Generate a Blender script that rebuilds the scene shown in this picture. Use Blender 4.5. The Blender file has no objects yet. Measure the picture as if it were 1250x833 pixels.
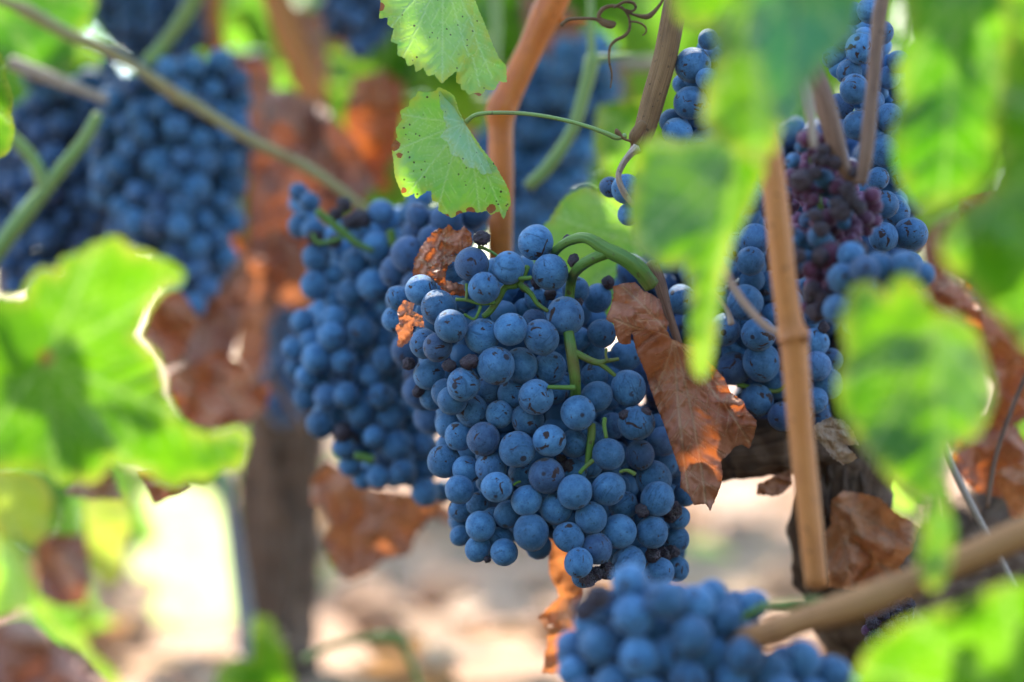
import bpy, math, random
import numpy as np
from mathutils import Vector, Matrix, noise, geometry, Euler
random.seed(7); np.random.seed(7)
R = math.radians
S = bpy.context.scene
COL = S.collection

# ------------------------------------------------------------------ camera, sky, sun, exposure
CAM_H = 0.20
K = 36.0/85.0/1250.0
cam = bpy.data.cameras.new('camera'); camo = bpy.data.objects.new('camera', cam); COL.objects.link(camo)
camo.location = (0, 0, CAM_H); camo.rotation_euler = (R(90), 0, 0)
cam.lens = 85; cam.sensor_width = 36; cam.sensor_fit = 'HORIZONTAL'
cam.clip_start = 0.02; cam.clip_end = 2000
cam.dof.use_dof = True; cam.dof.focus_distance = 0.905; cam.dof.aperture_fstop = 3.6
S.camera = camo
SUN_EL, SUN_AZ = 50.0, -18.0          # azimuth from +Y, negative = towards -X
wd = bpy.data.worlds.new('World'); S.world = wd; wd.use_nodes = True
nt = wd.node_tree; bg = nt.nodes['Background']
sky = nt.nodes.new('ShaderNodeTexSky'); sky.sky_type = 'NISHITA'; sky.sun_disc = False
sky.ozone_density = 2.0; sky.sun_elevation = R(SUN_EL); sky.sun_rotation = R(SUN_AZ)
nt.links.new(sky.outputs[0], bg.inputs[0]); bg.inputs[1].default_value = 0.15
sl = bpy.data.lights.new('sun', 'SUN'); sl.energy = 2.7; sl.angle = R(0.53); sl.color = (1.0, 0.93, 0.82)
so = bpy.data.objects.new('sun', sl); COL.objects.link(so)
sd = Vector((math.sin(R(SUN_AZ))*math.cos(R(SUN_EL)), math.cos(R(SUN_AZ))*math.cos(R(SUN_EL)), math.sin(R(SUN_EL))))
so.rotation_euler = sd.to_track_quat('Z', 'Y').to_euler(); so.location = sd*5
vs = S.view_settings; vs.view_transform = 'Standard'; vs.look = 'None'; vs.gamma = 1; vs.use_curve_mapping = False
vs.exposure = 2.36
cy = S.cycles
cy.use_denoising = True
try: cy.denoiser = 'OPENIMAGEDENOISE'
except Exception: pass
cy.max_bounces = 8; cy.diffuse_bounces = 4; cy.transmission_bounces = 5; cy.transparent_max_bounces = 6
cy.caustics_reflective = False; cy.caustics_refractive = False
cy.sample_clamp_indirect = 8

# ------------------------------------------------------------------ helpers
def at(px, py, Y):
    """world point seen at photo pixel (px, py) standing Y metres in front of the camera"""
    return Vector((K*(px-625)*Y, Y, CAM_H - K*(py-416.5)*Y))
def zc(x0, y0, s, pts): return [(x0+u/s, y0+v/s) for u, v in pts]
def tag(o, label=None, cat=None, group=None, kind=None):
    if label: o['label'] = label
    if cat: o['category'] = cat
    if group: o['group'] = group
    if kind: o['kind'] = kind
    return o
def empty(name, loc, label, cat, group=None):
    o = bpy.data.objects.new(name, None); COL.objects.link(o); o.location = loc; o.empty_display_size = .01
    return tag(o, label, cat, group)
def mesh_obj(name, verts, faces, mat, parent=None, origin=None, smooth=True, attrs=None, uv=None):
    me = bpy.data.meshes.new(name)
    org = Vector(origin) if origin is not None else (Vector(parent.location) if parent else Vector((0, 0, 0)))
    v = np.asarray(verts, dtype=float).reshape(-1, 3) - np.array(org)
    me.from_pydata(v.tolist(), [], [tuple(int(i) for i in f) for f in faces])
    if smooth: me.polygons.foreach_set('use_smooth', [True]*len(me.polygons))
    for k, a in (attrs or {}).items():
        at_ = me.attributes.new(k, 'FLOAT', 'POINT'); at_.data.foreach_set('value', np.asarray(a, dtype=np.float32))
    if uv is not None:
        l = me.uv_layers.new(name='UVMap'); idx = np.empty(len(me.loops), dtype=int); me.loops.foreach_get('vertex_index', idx)
        l.data.foreach_set('uv', np.asarray(uv, dtype=np.float32)[idx].ravel())
    me.materials.append(mat); me.update()
    o = bpy.data.objects.new(name, me); COL.objects.link(o)
    if parent: o.parent = parent; o.location = org - Vector(parent.location)
    else: o.location = org
    return o

# ------------------------------------------------------------------ materials
class NB:
    def __init__(s, name):
        s.m = bpy.data.materials.new(name); s.m.use_nodes = True; s.t = s.m.node_tree; s.t.nodes.clear()
        s.out = s.t.nodes.new('ShaderNodeOutputMaterial')
    def n(s, typ, **kw):
        x = s.t.nodes.new('ShaderNode'+typ)
        for k, v in kw.items():
            if isinstance(k, str) and hasattr(x, k) and k not in ('inputs',): setattr(x, k, v)
        return x
    def l(s, a, b): s.t.links.new(a, b)
    def set(s, sock, v):
        if hasattr(v, 'is_output') or isinstance(v, bpy.types.NodeSocket): s.l(v, sock)
        elif isinstance(v, (tuple, list)) and len(v) == 3 and sock.type == 'RGBA': sock.default_value = (*v, 1)
        else: sock.default_value = v
    def mix(s, f, a, b, mode='MIX'):
        x = s.n('Mix', data_type='RGBA', blend_type=mode)
        s.set(x.inputs[0], f); s.set(x.inputs[6], a); s.set(x.inputs[7], b); return x.outputs[2]
    def math(s, op, a, b=0.0, clamp=False):
        x = s.n('Math', operation=op); x.use_clamp = clamp; s.set(x.inputs[0], a); s.set(x.inputs[1], b); return x.outputs[0]
    def noise(s, vec, scale, detail=3, rough=.5, dist=0):
        x = s.n('TexNoise'); s.l(vec, x.inputs['Vector']); x.inputs['Scale'].default_value = scale
        x.inputs['Detail'].default_value = detail; x.inputs['Roughness'].default_value = rough; x.inputs['Distortion'].default_value = dist
        return x.outputs['Fac']
    def ramp(s, f, a, b, va=0.0, vb=1.0):
        x = s.n('MapRange'); x.clamp = True; s.set(x.inputs[0], f)
        x.inputs[1].default_value = a; x.inputs[2].default_value = b; x.inputs[3].default_value = va; x.inputs[4].default_value = vb
        return x.outputs[0]
    def attr(s, name): x = s.n('Attribute'); x.attribute_name = name; return x.outputs['Fac']
    def obj(s): return s.n('TexCoord').outputs['Object']
    def objrand(s, scale=1.0):
        """object coordinates shifted by a per-object random amount"""
        oi = s.n('ObjectInfo'); c = s.n('CombineXYZ')
        r = s.math('MULTIPLY', oi.outputs['Random'], 91.7); s.l(r, c.inputs[0]); s.l(s.math('MULTIPLY', r, .37), c.inputs[1]); s.l(s.math('MULTIPLY', r, 1.7), c.inputs[2])
        v = s.n('VectorMath', operation='ADD'); s.l(s.obj(), v.inputs[0]); s.l(c.outputs[0], v.inputs[1])
        return v.outputs[0], oi.outputs['Random']
    def mapping(s, vec, scale):
        x = s.n('Mapping'); s.l(vec, x.inputs[0]); x.inputs['Scale'].default_value = scale; return x.outputs[0]
    def bump(s, h, strength, dist):
        x = s.n('Bump'); s.l(h, x.inputs['Height']); x.inputs['Strength'].default_value = strength; x.inputs['Distance'].default_value = dist
        return x.outputs[0]
    def bsdf(s, col, rough=.5, spec=.5, normal=None, sheen=0, sheen_tint=(1, 1, 1), sheen_rough=.5):
        p = s.n('BsdfPrincipled'); s.set(p.inputs['Base Color'], col); s.set(p.inputs['Roughness'], rough)
        s.set(p.inputs['Specular IOR Level'], spec)
        if sheen: p.inputs['Sheen Weight'].default_value = sheen; p.inputs['Sheen Tint'].default_value = (*sheen_tint, 1); p.inputs['Sheen Roughness'].default_value = sheen_rough
        if normal is not None: s.l(normal, p.inputs['Normal'])
        return p.outputs[0]
    def done(s, sh): s.l(sh, s.out.inputs['Surface']); return s.m

def leaf_mat(name, refl1, refl2, trans1, trans2, vein=(.30, .40, .16), edge=(.45, .42, .05), edge_amt=.7, dry=(.16, .07, .03), rough=.42, tmix=.5, spots=True, freq=1.0):
    b = NB(name); o, rnd = b.objrand()
    n1 = b.noise(o, 35*freq, 3); n2 = b.noise(o, 160*freq, 3, .6); n3 = b.noise(o, 480*freq, 2, .5)
    ve = b.attr('vein'); ed = b.attr('edge'); dr = b.attr('dry')
    blot = b.ramp(b.math('ADD', b.math('MULTIPLY', n1, .6), b.math('MULTIPLY', n2, .4)), .35, .65)
    rc = b.mix(blot, refl1, refl2); tc = b.mix(blot, trans1, trans2)
    e = b.math('MULTIPLY', b.math('POWER', ed, 1.6), b.ramp(n2, .3, .65, 0, edge_amt), True)
    rc = b.mix(e, rc, edge); tc = b.mix(e, tc, (edge[0]*.95, edge[1]*.9, edge[2]))
    vm = b.math('MULTIPLY', ve, .75)
    rc = b.mix(vm, rc, vein); tc = b.mix(b.math('MULTIPLY', ve, .55), tc, (vein[0]*1.2, vein[1]*1.2, vein[2]*.8))
    if spots:
        v = b.n('TexVoronoi'); b.l(o, v.inputs['Vector']); v.inputs['Scale'].default_value = 330*freq
        sp = b.math('MULTIPLY', b.ramp(b.math('SUBTRACT', v.outputs['Distance'], b.math('MULTIPLY', b.noise(o, 700*freq, 1), .30)), -.06, .0, 1, 0), b.ramp(b.noise(o, 60*freq, 1), .46, .52), True)
        rc = b.mix(b.math('MULTIPLY', sp, .8), rc, (.05, .04, .03)); tc = b.mix(sp, tc, (.08, .05, .02))
    dn = b.math('GREATER_THAN', b.math('ADD', dr, b.math('MULTIPLY', b.math('SUBTRACT', b.noise(o, 110*freq, 4, .6), .5), 2.2)), .52)
    rc = b.mix(dn, rc, b.mix(n3, dry, (dry[0]*2.3, dry[1]*2.2, dry[2]*2))); tc = b.mix(dn, tc, (.30, .09, .02))
    h = b.math('ADD', b.math('MULTIPLY', n2, .6), b.math('MULTIPLY', n3, .35)); h = b.math('SUBTRACT', h, b.math('MULTIPLY', ve, .8))
    nm = b.bump(h, .45, .0012)
    p = b.bsdf(rc, rough, .28, nm); t = b.n('BsdfTranslucent'); b.l(tc, t.inputs[0]); b.l(nm, t.inputs['Normal'])
    mx = b.n('MixShader'); mx.inputs[0].default_value = tmix; b.l(p, mx.inputs[1]); b.l(t.outputs[0], mx.inputs[2])
    return b.done(mx.outputs[0])

def dry_mat(name, c1, c2, trans, vein=(.42, .24, .13), tmix=.35, freq=1.0):
    b = NB(name); o, rnd = b.objrand()
    n1 = b.noise(o, 28*freq, 4, .6, .4); n2 = b.noise(o, 140*freq, 4, .6); n3 = b.noise(o, 600*freq, 3, .6)
    ve = b.attr('vein'); ed = b.attr('edge')
    f = b.ramp(b.math('ADD', b.math('MULTIPLY', n1, .55), b.math('MULTIPLY', n2, .45)), .36, .64)
    c = b.mix(f, c1, c2)
    c = b.mix(b.ramp(n2, .58, .72, 0, .55), c, (c1[0]*.45, c1[1]*.4, c1[2]*.4))
    c = b.mix(b.math('MULTIPLY', ve, .95), c, vein)
    c = b.mix(b.math('MULTIPLY', b.math('POWER', ed, 2.0), .55), c, (c1[0]*.35, c1[1]*.32, c1[2]*.35))
    c = b.mix(b.ramp(n3, .60, .70, 0, .35), c, (c2[0]*1.4, c2[1]*1.4, c2[2]*1.5))
    h = b.math('ADD', b.math('MULTIPLY', n2, 1.0), b.math('MULTIPLY', n3, .35)); h = b.math('ADD', b.math('MULTIPLY', h, .55), b.math('MULTIPLY', ve, .9))
    nm = b.bump(h, .55, .0018)
    p = b.bsdf(c, .55, .35, nm, .15, (1, .9, .8)); t = b.n('BsdfTranslucent'); b.l(b.mix(n2, trans, (trans[0]*.6, trans[1]*.5, trans[2]*.5)), t.inputs[0])
    mx = b.n('MixShader'); mx.inputs[0].default_value = tmix; b.l(p, mx.inputs[1]); b.l(t.outputs[0], mx.inputs[2])
    return b.done(mx.outputs[0])

def cane_mat(name, c1, c2, dark, rough=.5, spec=.4, su=9, sv=60, streak=.7, bump=.4):
    b = NB(name); uv = b.n('TexCoord').outputs['UV']
    s1 = b.noise(b.mapping(uv, (su*6, sv, 1)), 1.0, 4, .6, .3); s2 = b.noise(b.obj(), 60, 3, .6); s3 = b.noise(b.obj(), 420, 2)
    c = b.mix(b.ramp(s1, .35, .65), c1, c2); c = b.mix(b.math('MULTIPLY', b.ramp(s2, .5, .75), streak), c, dark)
    c = b.mix(b.ramp(s3, .66, .72, 0, .7), c, (dark[0]*.4, dark[1]*.4, dark[2]*.4))
    nm = b.bump(b.math('ADD', s1, b.math('MULTIPLY', s3, .3)), bump, .0015)
    return b.done(b.bsdf(c, rough, spec, nm))

def grape_mat(name, bloom_a, bloom_b, skin, purple=(.075, .045, .12), scar=(.022, .011, .010), bloom=1.0):
    b = NB(name); o, rnd = b.objrand(); local = b.obj()
    n1 = b.noise(o, 1.7, 4, .6); n2 = b.noise(o, 5.0, 4, .65); n3 = b.noise(o, 34, 3, .6)
    f = b.ramp(b.math('ADD', b.math('MULTIPLY', n1, .65), b.math('MULTIPLY', n2, .35)), .34, .62)
    bl = b.mix(f, bloom_a, bloom_b)
    bl = b.mix(b.ramp(rnd, .82, 1.0, 0, .38), bl, purple)
    c = b.mix(b.ramp(n2, .56, .69, 0, .65), bl, skin)                 # rubbed-off bloom
    c = b.mix(b.ramp(n3, .54, .68, 0, .22), c, skin)                  # fine freckles
    br = b.ramp(b.math('FRACT', b.math('MULTIPLY', rnd, 5.31)), 0, 1, .62, 1.18); vm = b.n('VectorMath', operation='SCALE'); b.l(c, vm.inputs[0]); b.l(br, vm.inputs[3]); c = vm.outputs[0]
    # fine scratches
    sc = b.noise(b.mapping(o, (2.2, 9.0, 2.2)), 1.0, 4, .6, 1.4)
    r2 = b.math('FRACT', b.math('MULTIPLY', rnd, 17.3))
    c = b.mix(b.math('MULTIPLY', b.ramp(sc, .66, .70, 0, .8), b.ramp(r2, .3, .4)), c, skin)
    wp = b.noise(b.mapping(o, (1.1, 1.1, 5.5)), 1.0, 3, .55, .9); r4 = b.math('FRACT', b.math('MULTIPLY', rnd, 41.9))
    c = b.mix(b.math('MULTIPLY', b.ramp(wp, .57, .66, 0, .45), b.ramp(r4, .35, .6), True), c, skin)
    # dark scars, only on some berries
    ss = b.noise(b.mapping(o, (1.15, 2.0, 1.15)), 1.0, 3, .55, .8)
    r3 = b.math('FRACT', b.math('MULTIPLY', rnd, 7.77))
    sm = b.math('MULTIPLY', b.ramp(ss, .615, .64), b.ramp(r3, .30, .36), True)
    c = b.mix(sm, c, b.mix(n3, scar, (.07, .032, .022)))
    # stylar scar at the local +Z pole
    sep = b.n('SeparateXYZ'); b.l(local, sep.inputs[0])
    zz = b.math('ADD', sep.outputs[2], b.math('MULTIPLY', b.math('SUBTRACT', n3, .5), .02))
    c = b.mix(b.ramp(zz, .984, .992, 0, .9), c, (.03, .018, .02))
    rough = b.ramp(n2, .5, .7, .60, .38)
    h = b.math('SUBTRACT', b.math('MULTIPLY', n3, .12), b.math('MULTIPLY', sm, .35))
    nm = b.bump(h, .35, .12)
    return b.done(b.bsdf(c, rough, .28, nm, .30*bloom, (.75, .85, 1.0), .35))

M = {}
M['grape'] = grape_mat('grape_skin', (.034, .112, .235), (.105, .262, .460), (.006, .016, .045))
M['grape_shaded'] = grape_mat('grape_skin_shaded', (.035, .090, .20), (.080, .160, .31), (.012, .022, .06), (.07, .04, .12))  # darkened copy of the grape skin, shade put into the colour
M['raisin'] = NB('raisin_skin')
b = M['raisin']; o_, r_ = b.objrand(); n_ = b.noise(o_, 3, 4, .6)
M['raisin'] = b.done(b.bsdf(b.mix(b.ramp(n_, .35, .65), (.035, .014, .028), (.13, .06, .09)), .6, .3, b.bump(b.noise(o_, 6, 4), .8, .3), .2))
M['purple_berry'] = grape_mat('purple_berry_skin', (.105, .028, .065), (.19, .075, .14), (.05, .010, .018), (.16, .022, .035))
M['rachis'] = cane_mat('green_rachis', (.075, .165, .018), (.125, .225, .03), (.17, .095, .035), .45, .4, 3, 40, .75, .4)
M['shoot'] = cane_mat('green_shoot', (.16, .26, .05), (.24, .32, .09), (.24, .15, .06), .45, .4, 3, 40, .5, .25)
M['shoot_brown'] = cane_mat('ripening_shoot', (.30, .19, .07), (.34, .31, .12), (.30, .15, .05), .45, .4, 2, 14, .8, .25)
M['cane_old'] = cane_mat('weathered_cane', (.34, .145, .045), (.46, .22, .085), (.16, .065, .025), .6, .3, 8, 25, .6)
M['cane_orange'] = cane_mat('orange_cane', (.56, .115, .006), (.64, .170, .014), (.32, .065, .008), .42, .5, 6, 25, .6)
M['cane_tan'] = cane_mat('tan_cane', (.52, .165, .032), (.62, .235, .065), (.33, .10, .025), .5, .4, 6, 25, .5)
M['cane_brown'] = cane_mat('brown_cane', (.19, .095, .035), (.34, .185, .075), (.09, .042, .018), .6, .3, 10, 30, .6, .8)
M['twig'] = cane_mat('brown_twig', (.15, .075, .045), (.27, .15, .09), (.07, .03, .02), .55, .35, 5, 60)
M['twig_grey'] = cane_mat('grey_twig', (.34, .25, .18), (.48, .36, .27), (.2, .12, .08), .55, .35, 5, 60)
M['bark'] = cane_mat('old_bark', (.085, .048, .030), (.23, .145, .095), (.03, .018, .012), .85, .2, 5, 16, .8, 1.0)
M['bark_pale'] = cane_mat('pale_old_bark', (.065, .044, .033), (.20, .145, .11), (.022, .015, .012), .85, .2, 4, 9, .9, 1.0)
M['metal'] = NB('stake_metal')
b = M['metal']; M['metal'] = b.done(b.bsdf(b.mix(b.noise(b.obj(), 30, 4), (.13, .15, .18), (.24, .26, .30)), .5, .5))
M['leaf'] = leaf_mat('green_leaf', (.026, .115, .010), (.052, .170, .016), (.075, .25, .003), (.17, .39, .006))
M['leaf_focus'] = leaf_mat('pale_green_leaf', (.13, .29, .13), (.22, .41, .18), (.28, .66, .02), (.50, .80, .05), vein=(.42, .58, .28), edge=(.42, .46, .05), edge_amt=.95, tmix=.45)
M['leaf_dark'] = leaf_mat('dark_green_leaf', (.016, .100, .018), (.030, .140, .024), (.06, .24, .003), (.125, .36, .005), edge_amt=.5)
M['leaf_yellow'] = leaf_mat('yellow_green_leaf', (.13, .20, .04), (.22, .28, .06), (.42, .58, .03), (.60, .66, .06), edge=(.55, .42, .08))
M['leaf_sky_tint'] = leaf_mat('sky_tinted_green_leaf', (.030, .16, .085), (.050, .21, .11), (.05, .24, .01), (.10, .34, .02), edge_amt=.4, tmix=.4)  # bluish tone is sky reflection put into the leaf colour
M['leaf_under'] = leaf_mat('leaf_underside', (.20, .36, .22), (.29, .46, .28), (.22, .55, .03), (.38, .68, .08), vein=(.42, .56, .36), edge=(.42, .46, .05), tmix=.35)
M['leaf_overexposed'] = leaf_mat('overexposed_leaf', (.50, .62, .34), (.66, .74, .50), (.62, .80, .30), (.74, .86, .46), spots=False)  # near-white colour stands in for overexposed sunlight on the leaf
M['leaf_far'] = leaf_mat('far_green_leaf', (.05, .14, .02), (.09, .20, .035), (.15, .39, .02), (.28, .57, .04), spots=False)
M['dry'] = dry_mat('dry_brown_leaf', (.34, .105, .050), (.54, .235, .130), (.55, .15, .03), (.60, .36, .20))
M['dry_pink'] = dry_mat('dry_rosy_leaf', (.30, .125, .085), (.46, .235, .17), (.34, .11, .045), tmix=.22)
M['dry_orange'] = dry_mat('dry_orange_leaf', (.38, .155, .085), (.56, .30, .19), (.62, .22, .08), tmix=.42)
M['dry_sunlit'] = dry_mat('sunlit_orange_dry_leaf', (.48, .165, .055), (.68, .32, .15), (.75, .26, .07), tmix=.42)  # brighter copy of the dry leaf, sunlight put into its colour
M['dry_pale'] = dry_mat('dry_pale_leaf', (.42, .28, .17), (.56, .40, .27), (.55, .30, .12))

# ground
b = NB('vineyard_soil'); g = b.n('NewGeometry').outputs['Position']
n1 = b.noise(g, 1.3, 4, .6); n2 = b.noise(g, 9, 5, .65); n3 = b.noise(g, 80, 4, .6)
c = b.mix(b.ramp(n2, .35, .68), (.36, .215, .145), (.52, .355, .255)); c = b.mix(b.ramp(n1, .52, .70, 0, .55), c, (.30, .27, .12))
c = b.mix(b.ramp(n3, .6, .72, 0, .4), c, (.22, .14, .10))
M['soil'] = b.done(b.bsdf(c, .95, .1, b.bump(b.math('ADD', n2, b.math('MULTIPLY', n3, .4)), .8, .03)))

b = NB('bounce_cut_soil'); g = b.n('NewGeometry').outputs['Position']; n1 = b.noise(g, 14, 5, .65)  # dark ground colour chosen to cut bounce light
M['bounce_cut'] = b.done(b.bsdf(b.mix(n1, (.05, .035, .025), (.12, .085, .06)), .95, .1, b.bump(n1, .8, .03)))
# ------------------------------------------------------------------ geometry builders
def catmull(pts, n):
    P = [np.array(p, dtype=float) for p in pts]
    if len(P) == 2: P = [P[0], (P[0]*2+P[1])/3, (P[0]+P[1]*2)/3, P[1]]
    P = [2*P[0]-P[1]] + P + [2*P[-1]-P[-2]]
    out = []
    for i in range(1, len(P)-2):
        for k in range(n):
            t = k/n
            out.append(.5*((2*P[i]) + (-P[i-1]+P[i+1])*t + (2*P[i-1]-5*P[i]+4*P[i+1]-P[i+2])*t*t + (-P[i-1]+3*P[i]-3*P[i+1]+P[i+2])*t**3))
    out.append(P[-2]); return np.array(out)
def tube_geo(pts, radii, sides=12, n=8, rough=0.0, rfreq=60, lump=None):
    """pts: world points, radii in metres -> verts, faces, uvs"""
    C = catmull([(*p, r) for p, r in zip(pts, radii)], n); P, rad = C[:, :3], np.maximum(C[:, 3], 1e-5)
    V, F, U = [], [], []; T = np.gradient(P, axis=0); T /= np.linalg.norm(T, axis=1)[:, None]+1e-12
    ref = Vector(T[0]).orthogonal().normalized(); ln = 0
    for i in range(len(P)):
        t = Vector(T[i]); ref = (ref - t*ref.dot(t)).normalized(); bt = t.cross(ref)
        if i: ln += np.linalg.norm(P[i]-P[i-1])
        for j in range(sides+1):
            a = 2*math.pi*j/sides; d = ref*math.cos(a)+bt*math.sin(a); r = rad[i]
            p = Vector(P[i])
            if rough:
                q = p+d*r
                r *= 1+rough*(noise.noise(Vector((d.x*3.1, d.y*3.1, ln*rfreq*.35)))*.9+noise.noise(Vector((d.x*9+5, d.y*9, ln*rfreq*.5)))*.6+noise.noise(q*rfreq*3)*.35)
            V.append(p+d*r); U.append((j/sides, ln))
    m = sides+1
    for i in range(len(P)-1):
        for j in range(sides): F.append((i*m+j, i*m+j+1, (i+1)*m+j+1, (i+1)*m+j))
    for i, s in ((0, -1), (len(P)-1, 1)):
        c = len(V); V.append(Vector(P[i])+Vector(T[i])*s*rad[i]*.4); U.append((.5, 0 if i == 0 else ln))
        for j in range(sides): F.append((i*m+j+1, i*m+j, c) if s < 0 else (i*m+j, i*m+j+1, c))
    return [tuple(v) for v in V], F, U
def merge(geos):
    V, F, U = [], [], []
    for v, f, u in geos:
        o = len(V); V += v; F += [tuple(i+o for i in q) for q in f]; U += u
    return V, F, U
def tube_px(path, rpx, Y=None, **kw):
    """path: [(px,py[,Y])], rpx: radius in photo pixels (number or list)"""
    pts, rr = [], []
    for i, p in enumerate(path):
        y = p[2] if len(p) > 2 else Y; r = rpx[i] if isinstance(rpx, (list, tuple)) else rpx
        pts.append(at(p[0], p[1], y)); rr.append(r*K*y)
    return tube_geo(pts, rr, **kw)
def tube_obj(name, geos, mat, label=None, cat=None, parent=None, group=None):
    V, F, U = merge(geos)
    o = mesh_obj(name, V, F, mat, parent, origin=None if parent else V[0], uv=U)
    return tag(o, label, cat, group)

def seg_dist(P, A, B):
    P = P[:, None, :]; d = B-A; L = (d**2).sum(1)+1e-9
    t = np.clip(((P-A)*d).sum(2)/L, 0, 1); q = A+d*t[..., None]
    return np.sqrt(((P-q)**2).sum(2)), t
def resample(poly, step, teeth=0.0, tooth_step=None, jit=0.0, rng=None):
    P = np.array(poly, dtype=float); area = 0.5*np.sum(P[:, 0]*np.roll(P[:, 1], -1)-np.roll(P[:, 0], -1)*P[:, 1]); sg = 1 if area > 0 else -1
    out = []
    ts = tooth_step or step
    for i in range(len(P)):
        a, b_ = P[i], P[(i+1) % len(P)]; d = b_-a; L = np.linalg.norm(d)
        if L < 1e-9: continue
        nrm = np.array((d[1], -d[0]))/L*sg; n = max(1, int(round(L/step)))
        for k in range(n):
            p = a+d*k/n
            if teeth:
                ph = (k*L/n/ts+i*.37) % 1.0; p = p+nrm*teeth*((1-ph) if ph > .25 else ph*3)*(0 if k == 0 else 1)
            if jit and k: p = p+nrm*jit*(rng.random()*2-1)
            out.append(p)
    return np.array(out)
def fill_poly(outline, spacing, rng):
    lo, hi = outline.min(0), outline.max(0)
    gx, gy = np.meshgrid(np.arange(lo[0], hi[0], spacing), np.arange(lo[1], hi[1], spacing*.866))
    gx = gx+(np.arange(gx.shape[0]) % 2)[:, None]*spacing*.5
    P = np.stack([gx.ravel(), gy.ravel()], 1)+(rng.random((gx.size, 2))-.5)*spacing*.35
    x, y = P[:, 0], P[:, 1]; ins = np.zeros(len(P), bool); n = len(outline)
    for i in range(n):
        x1, y1 = outline[i]; x2, y2 = outline[(i+1) % n]
        if y1 == y2: continue
        ins ^= ((y1 > y) != (y2 > y)) & (x < (x2-x1)*(y-y1)/(y2-y1)+x1)
    P = P[ins]
    A, B = outline, np.roll(outline, -1, 0)
    if len(P):
        d = np.concatenate([seg_dist(P[i:i+2000], A, B)[0].min(1) for i in range(0, len(P), 2000)]); P = P[d > spacing*.45]
    vs_ = [Vector(p) for p in outline]+[Vector(p) for p in P]
    v, e, f, *_ = geometry.delaunay_2d_cdt(vs_, [(i, (i+1) % n) for i in range(n)], [], 1, 1e-6)
    v = np.array([(q.x, q.y) for q in v])
    dd = np.concatenate([seg_dist(v[i:i+2000], A, B)[0].min(1) for i in range(0, len(v), 2000)])
    return v, f, dd
def vein_field(v, junction, tips, w, rng, sub=True):
    A, B, W, I = [], [], [], []
    J = np.array(junction, float)
    for tp in tips:
        tp = np.array(tp, float); d = tp-J; L = np.linalg.norm(d); perp = np.array((-d[1], d[0]))/L
        bow = perp*L*.06*(rng.random()-.5)
        pts = [J+d*t+bow*math.sin(t*math.pi) for t in np.linspace(0, 1, 7)]
        for a, b_ in zip(pts[:-1], pts[1:]): A.append(a); B.append(b_); W.append(w); I.append(1.0)
        if sub:
            for t in np.arange(.2, .95, .13):
                for s in (-1, 1):
                    p0 = J+d*t+bow*math.sin(t*math.pi); ang = .8*s; c_, s_ = math.cos(ang), math.sin(ang); u = d/L
                    q = p0+np.array((u[0]*c_-u[1]*s_, u[0]*s_+u[1]*c_))*L*.33*(1.05-t*.75)
                    A.append(p0); B.append(q); W.append(w*.6); I.append(.6)
    A, B, W, I = np.array(A), np.array(B), np.array(W), np.array(I)
    val, dist = [], []
    for i in range(0, len(v), 1500):
        d, t = seg_dist(v[i:i+1500], A, B); val.append((I*np.exp(-(d/W)**2)).max(1)); dist.append(d.min(1))
    return np.concatenate(val), np.concatenate(dist)
def fbm(x, y, s, oct=3):
    return noise.fractal(Vector((x, y, s)), .9, 2.1, oct)
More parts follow.
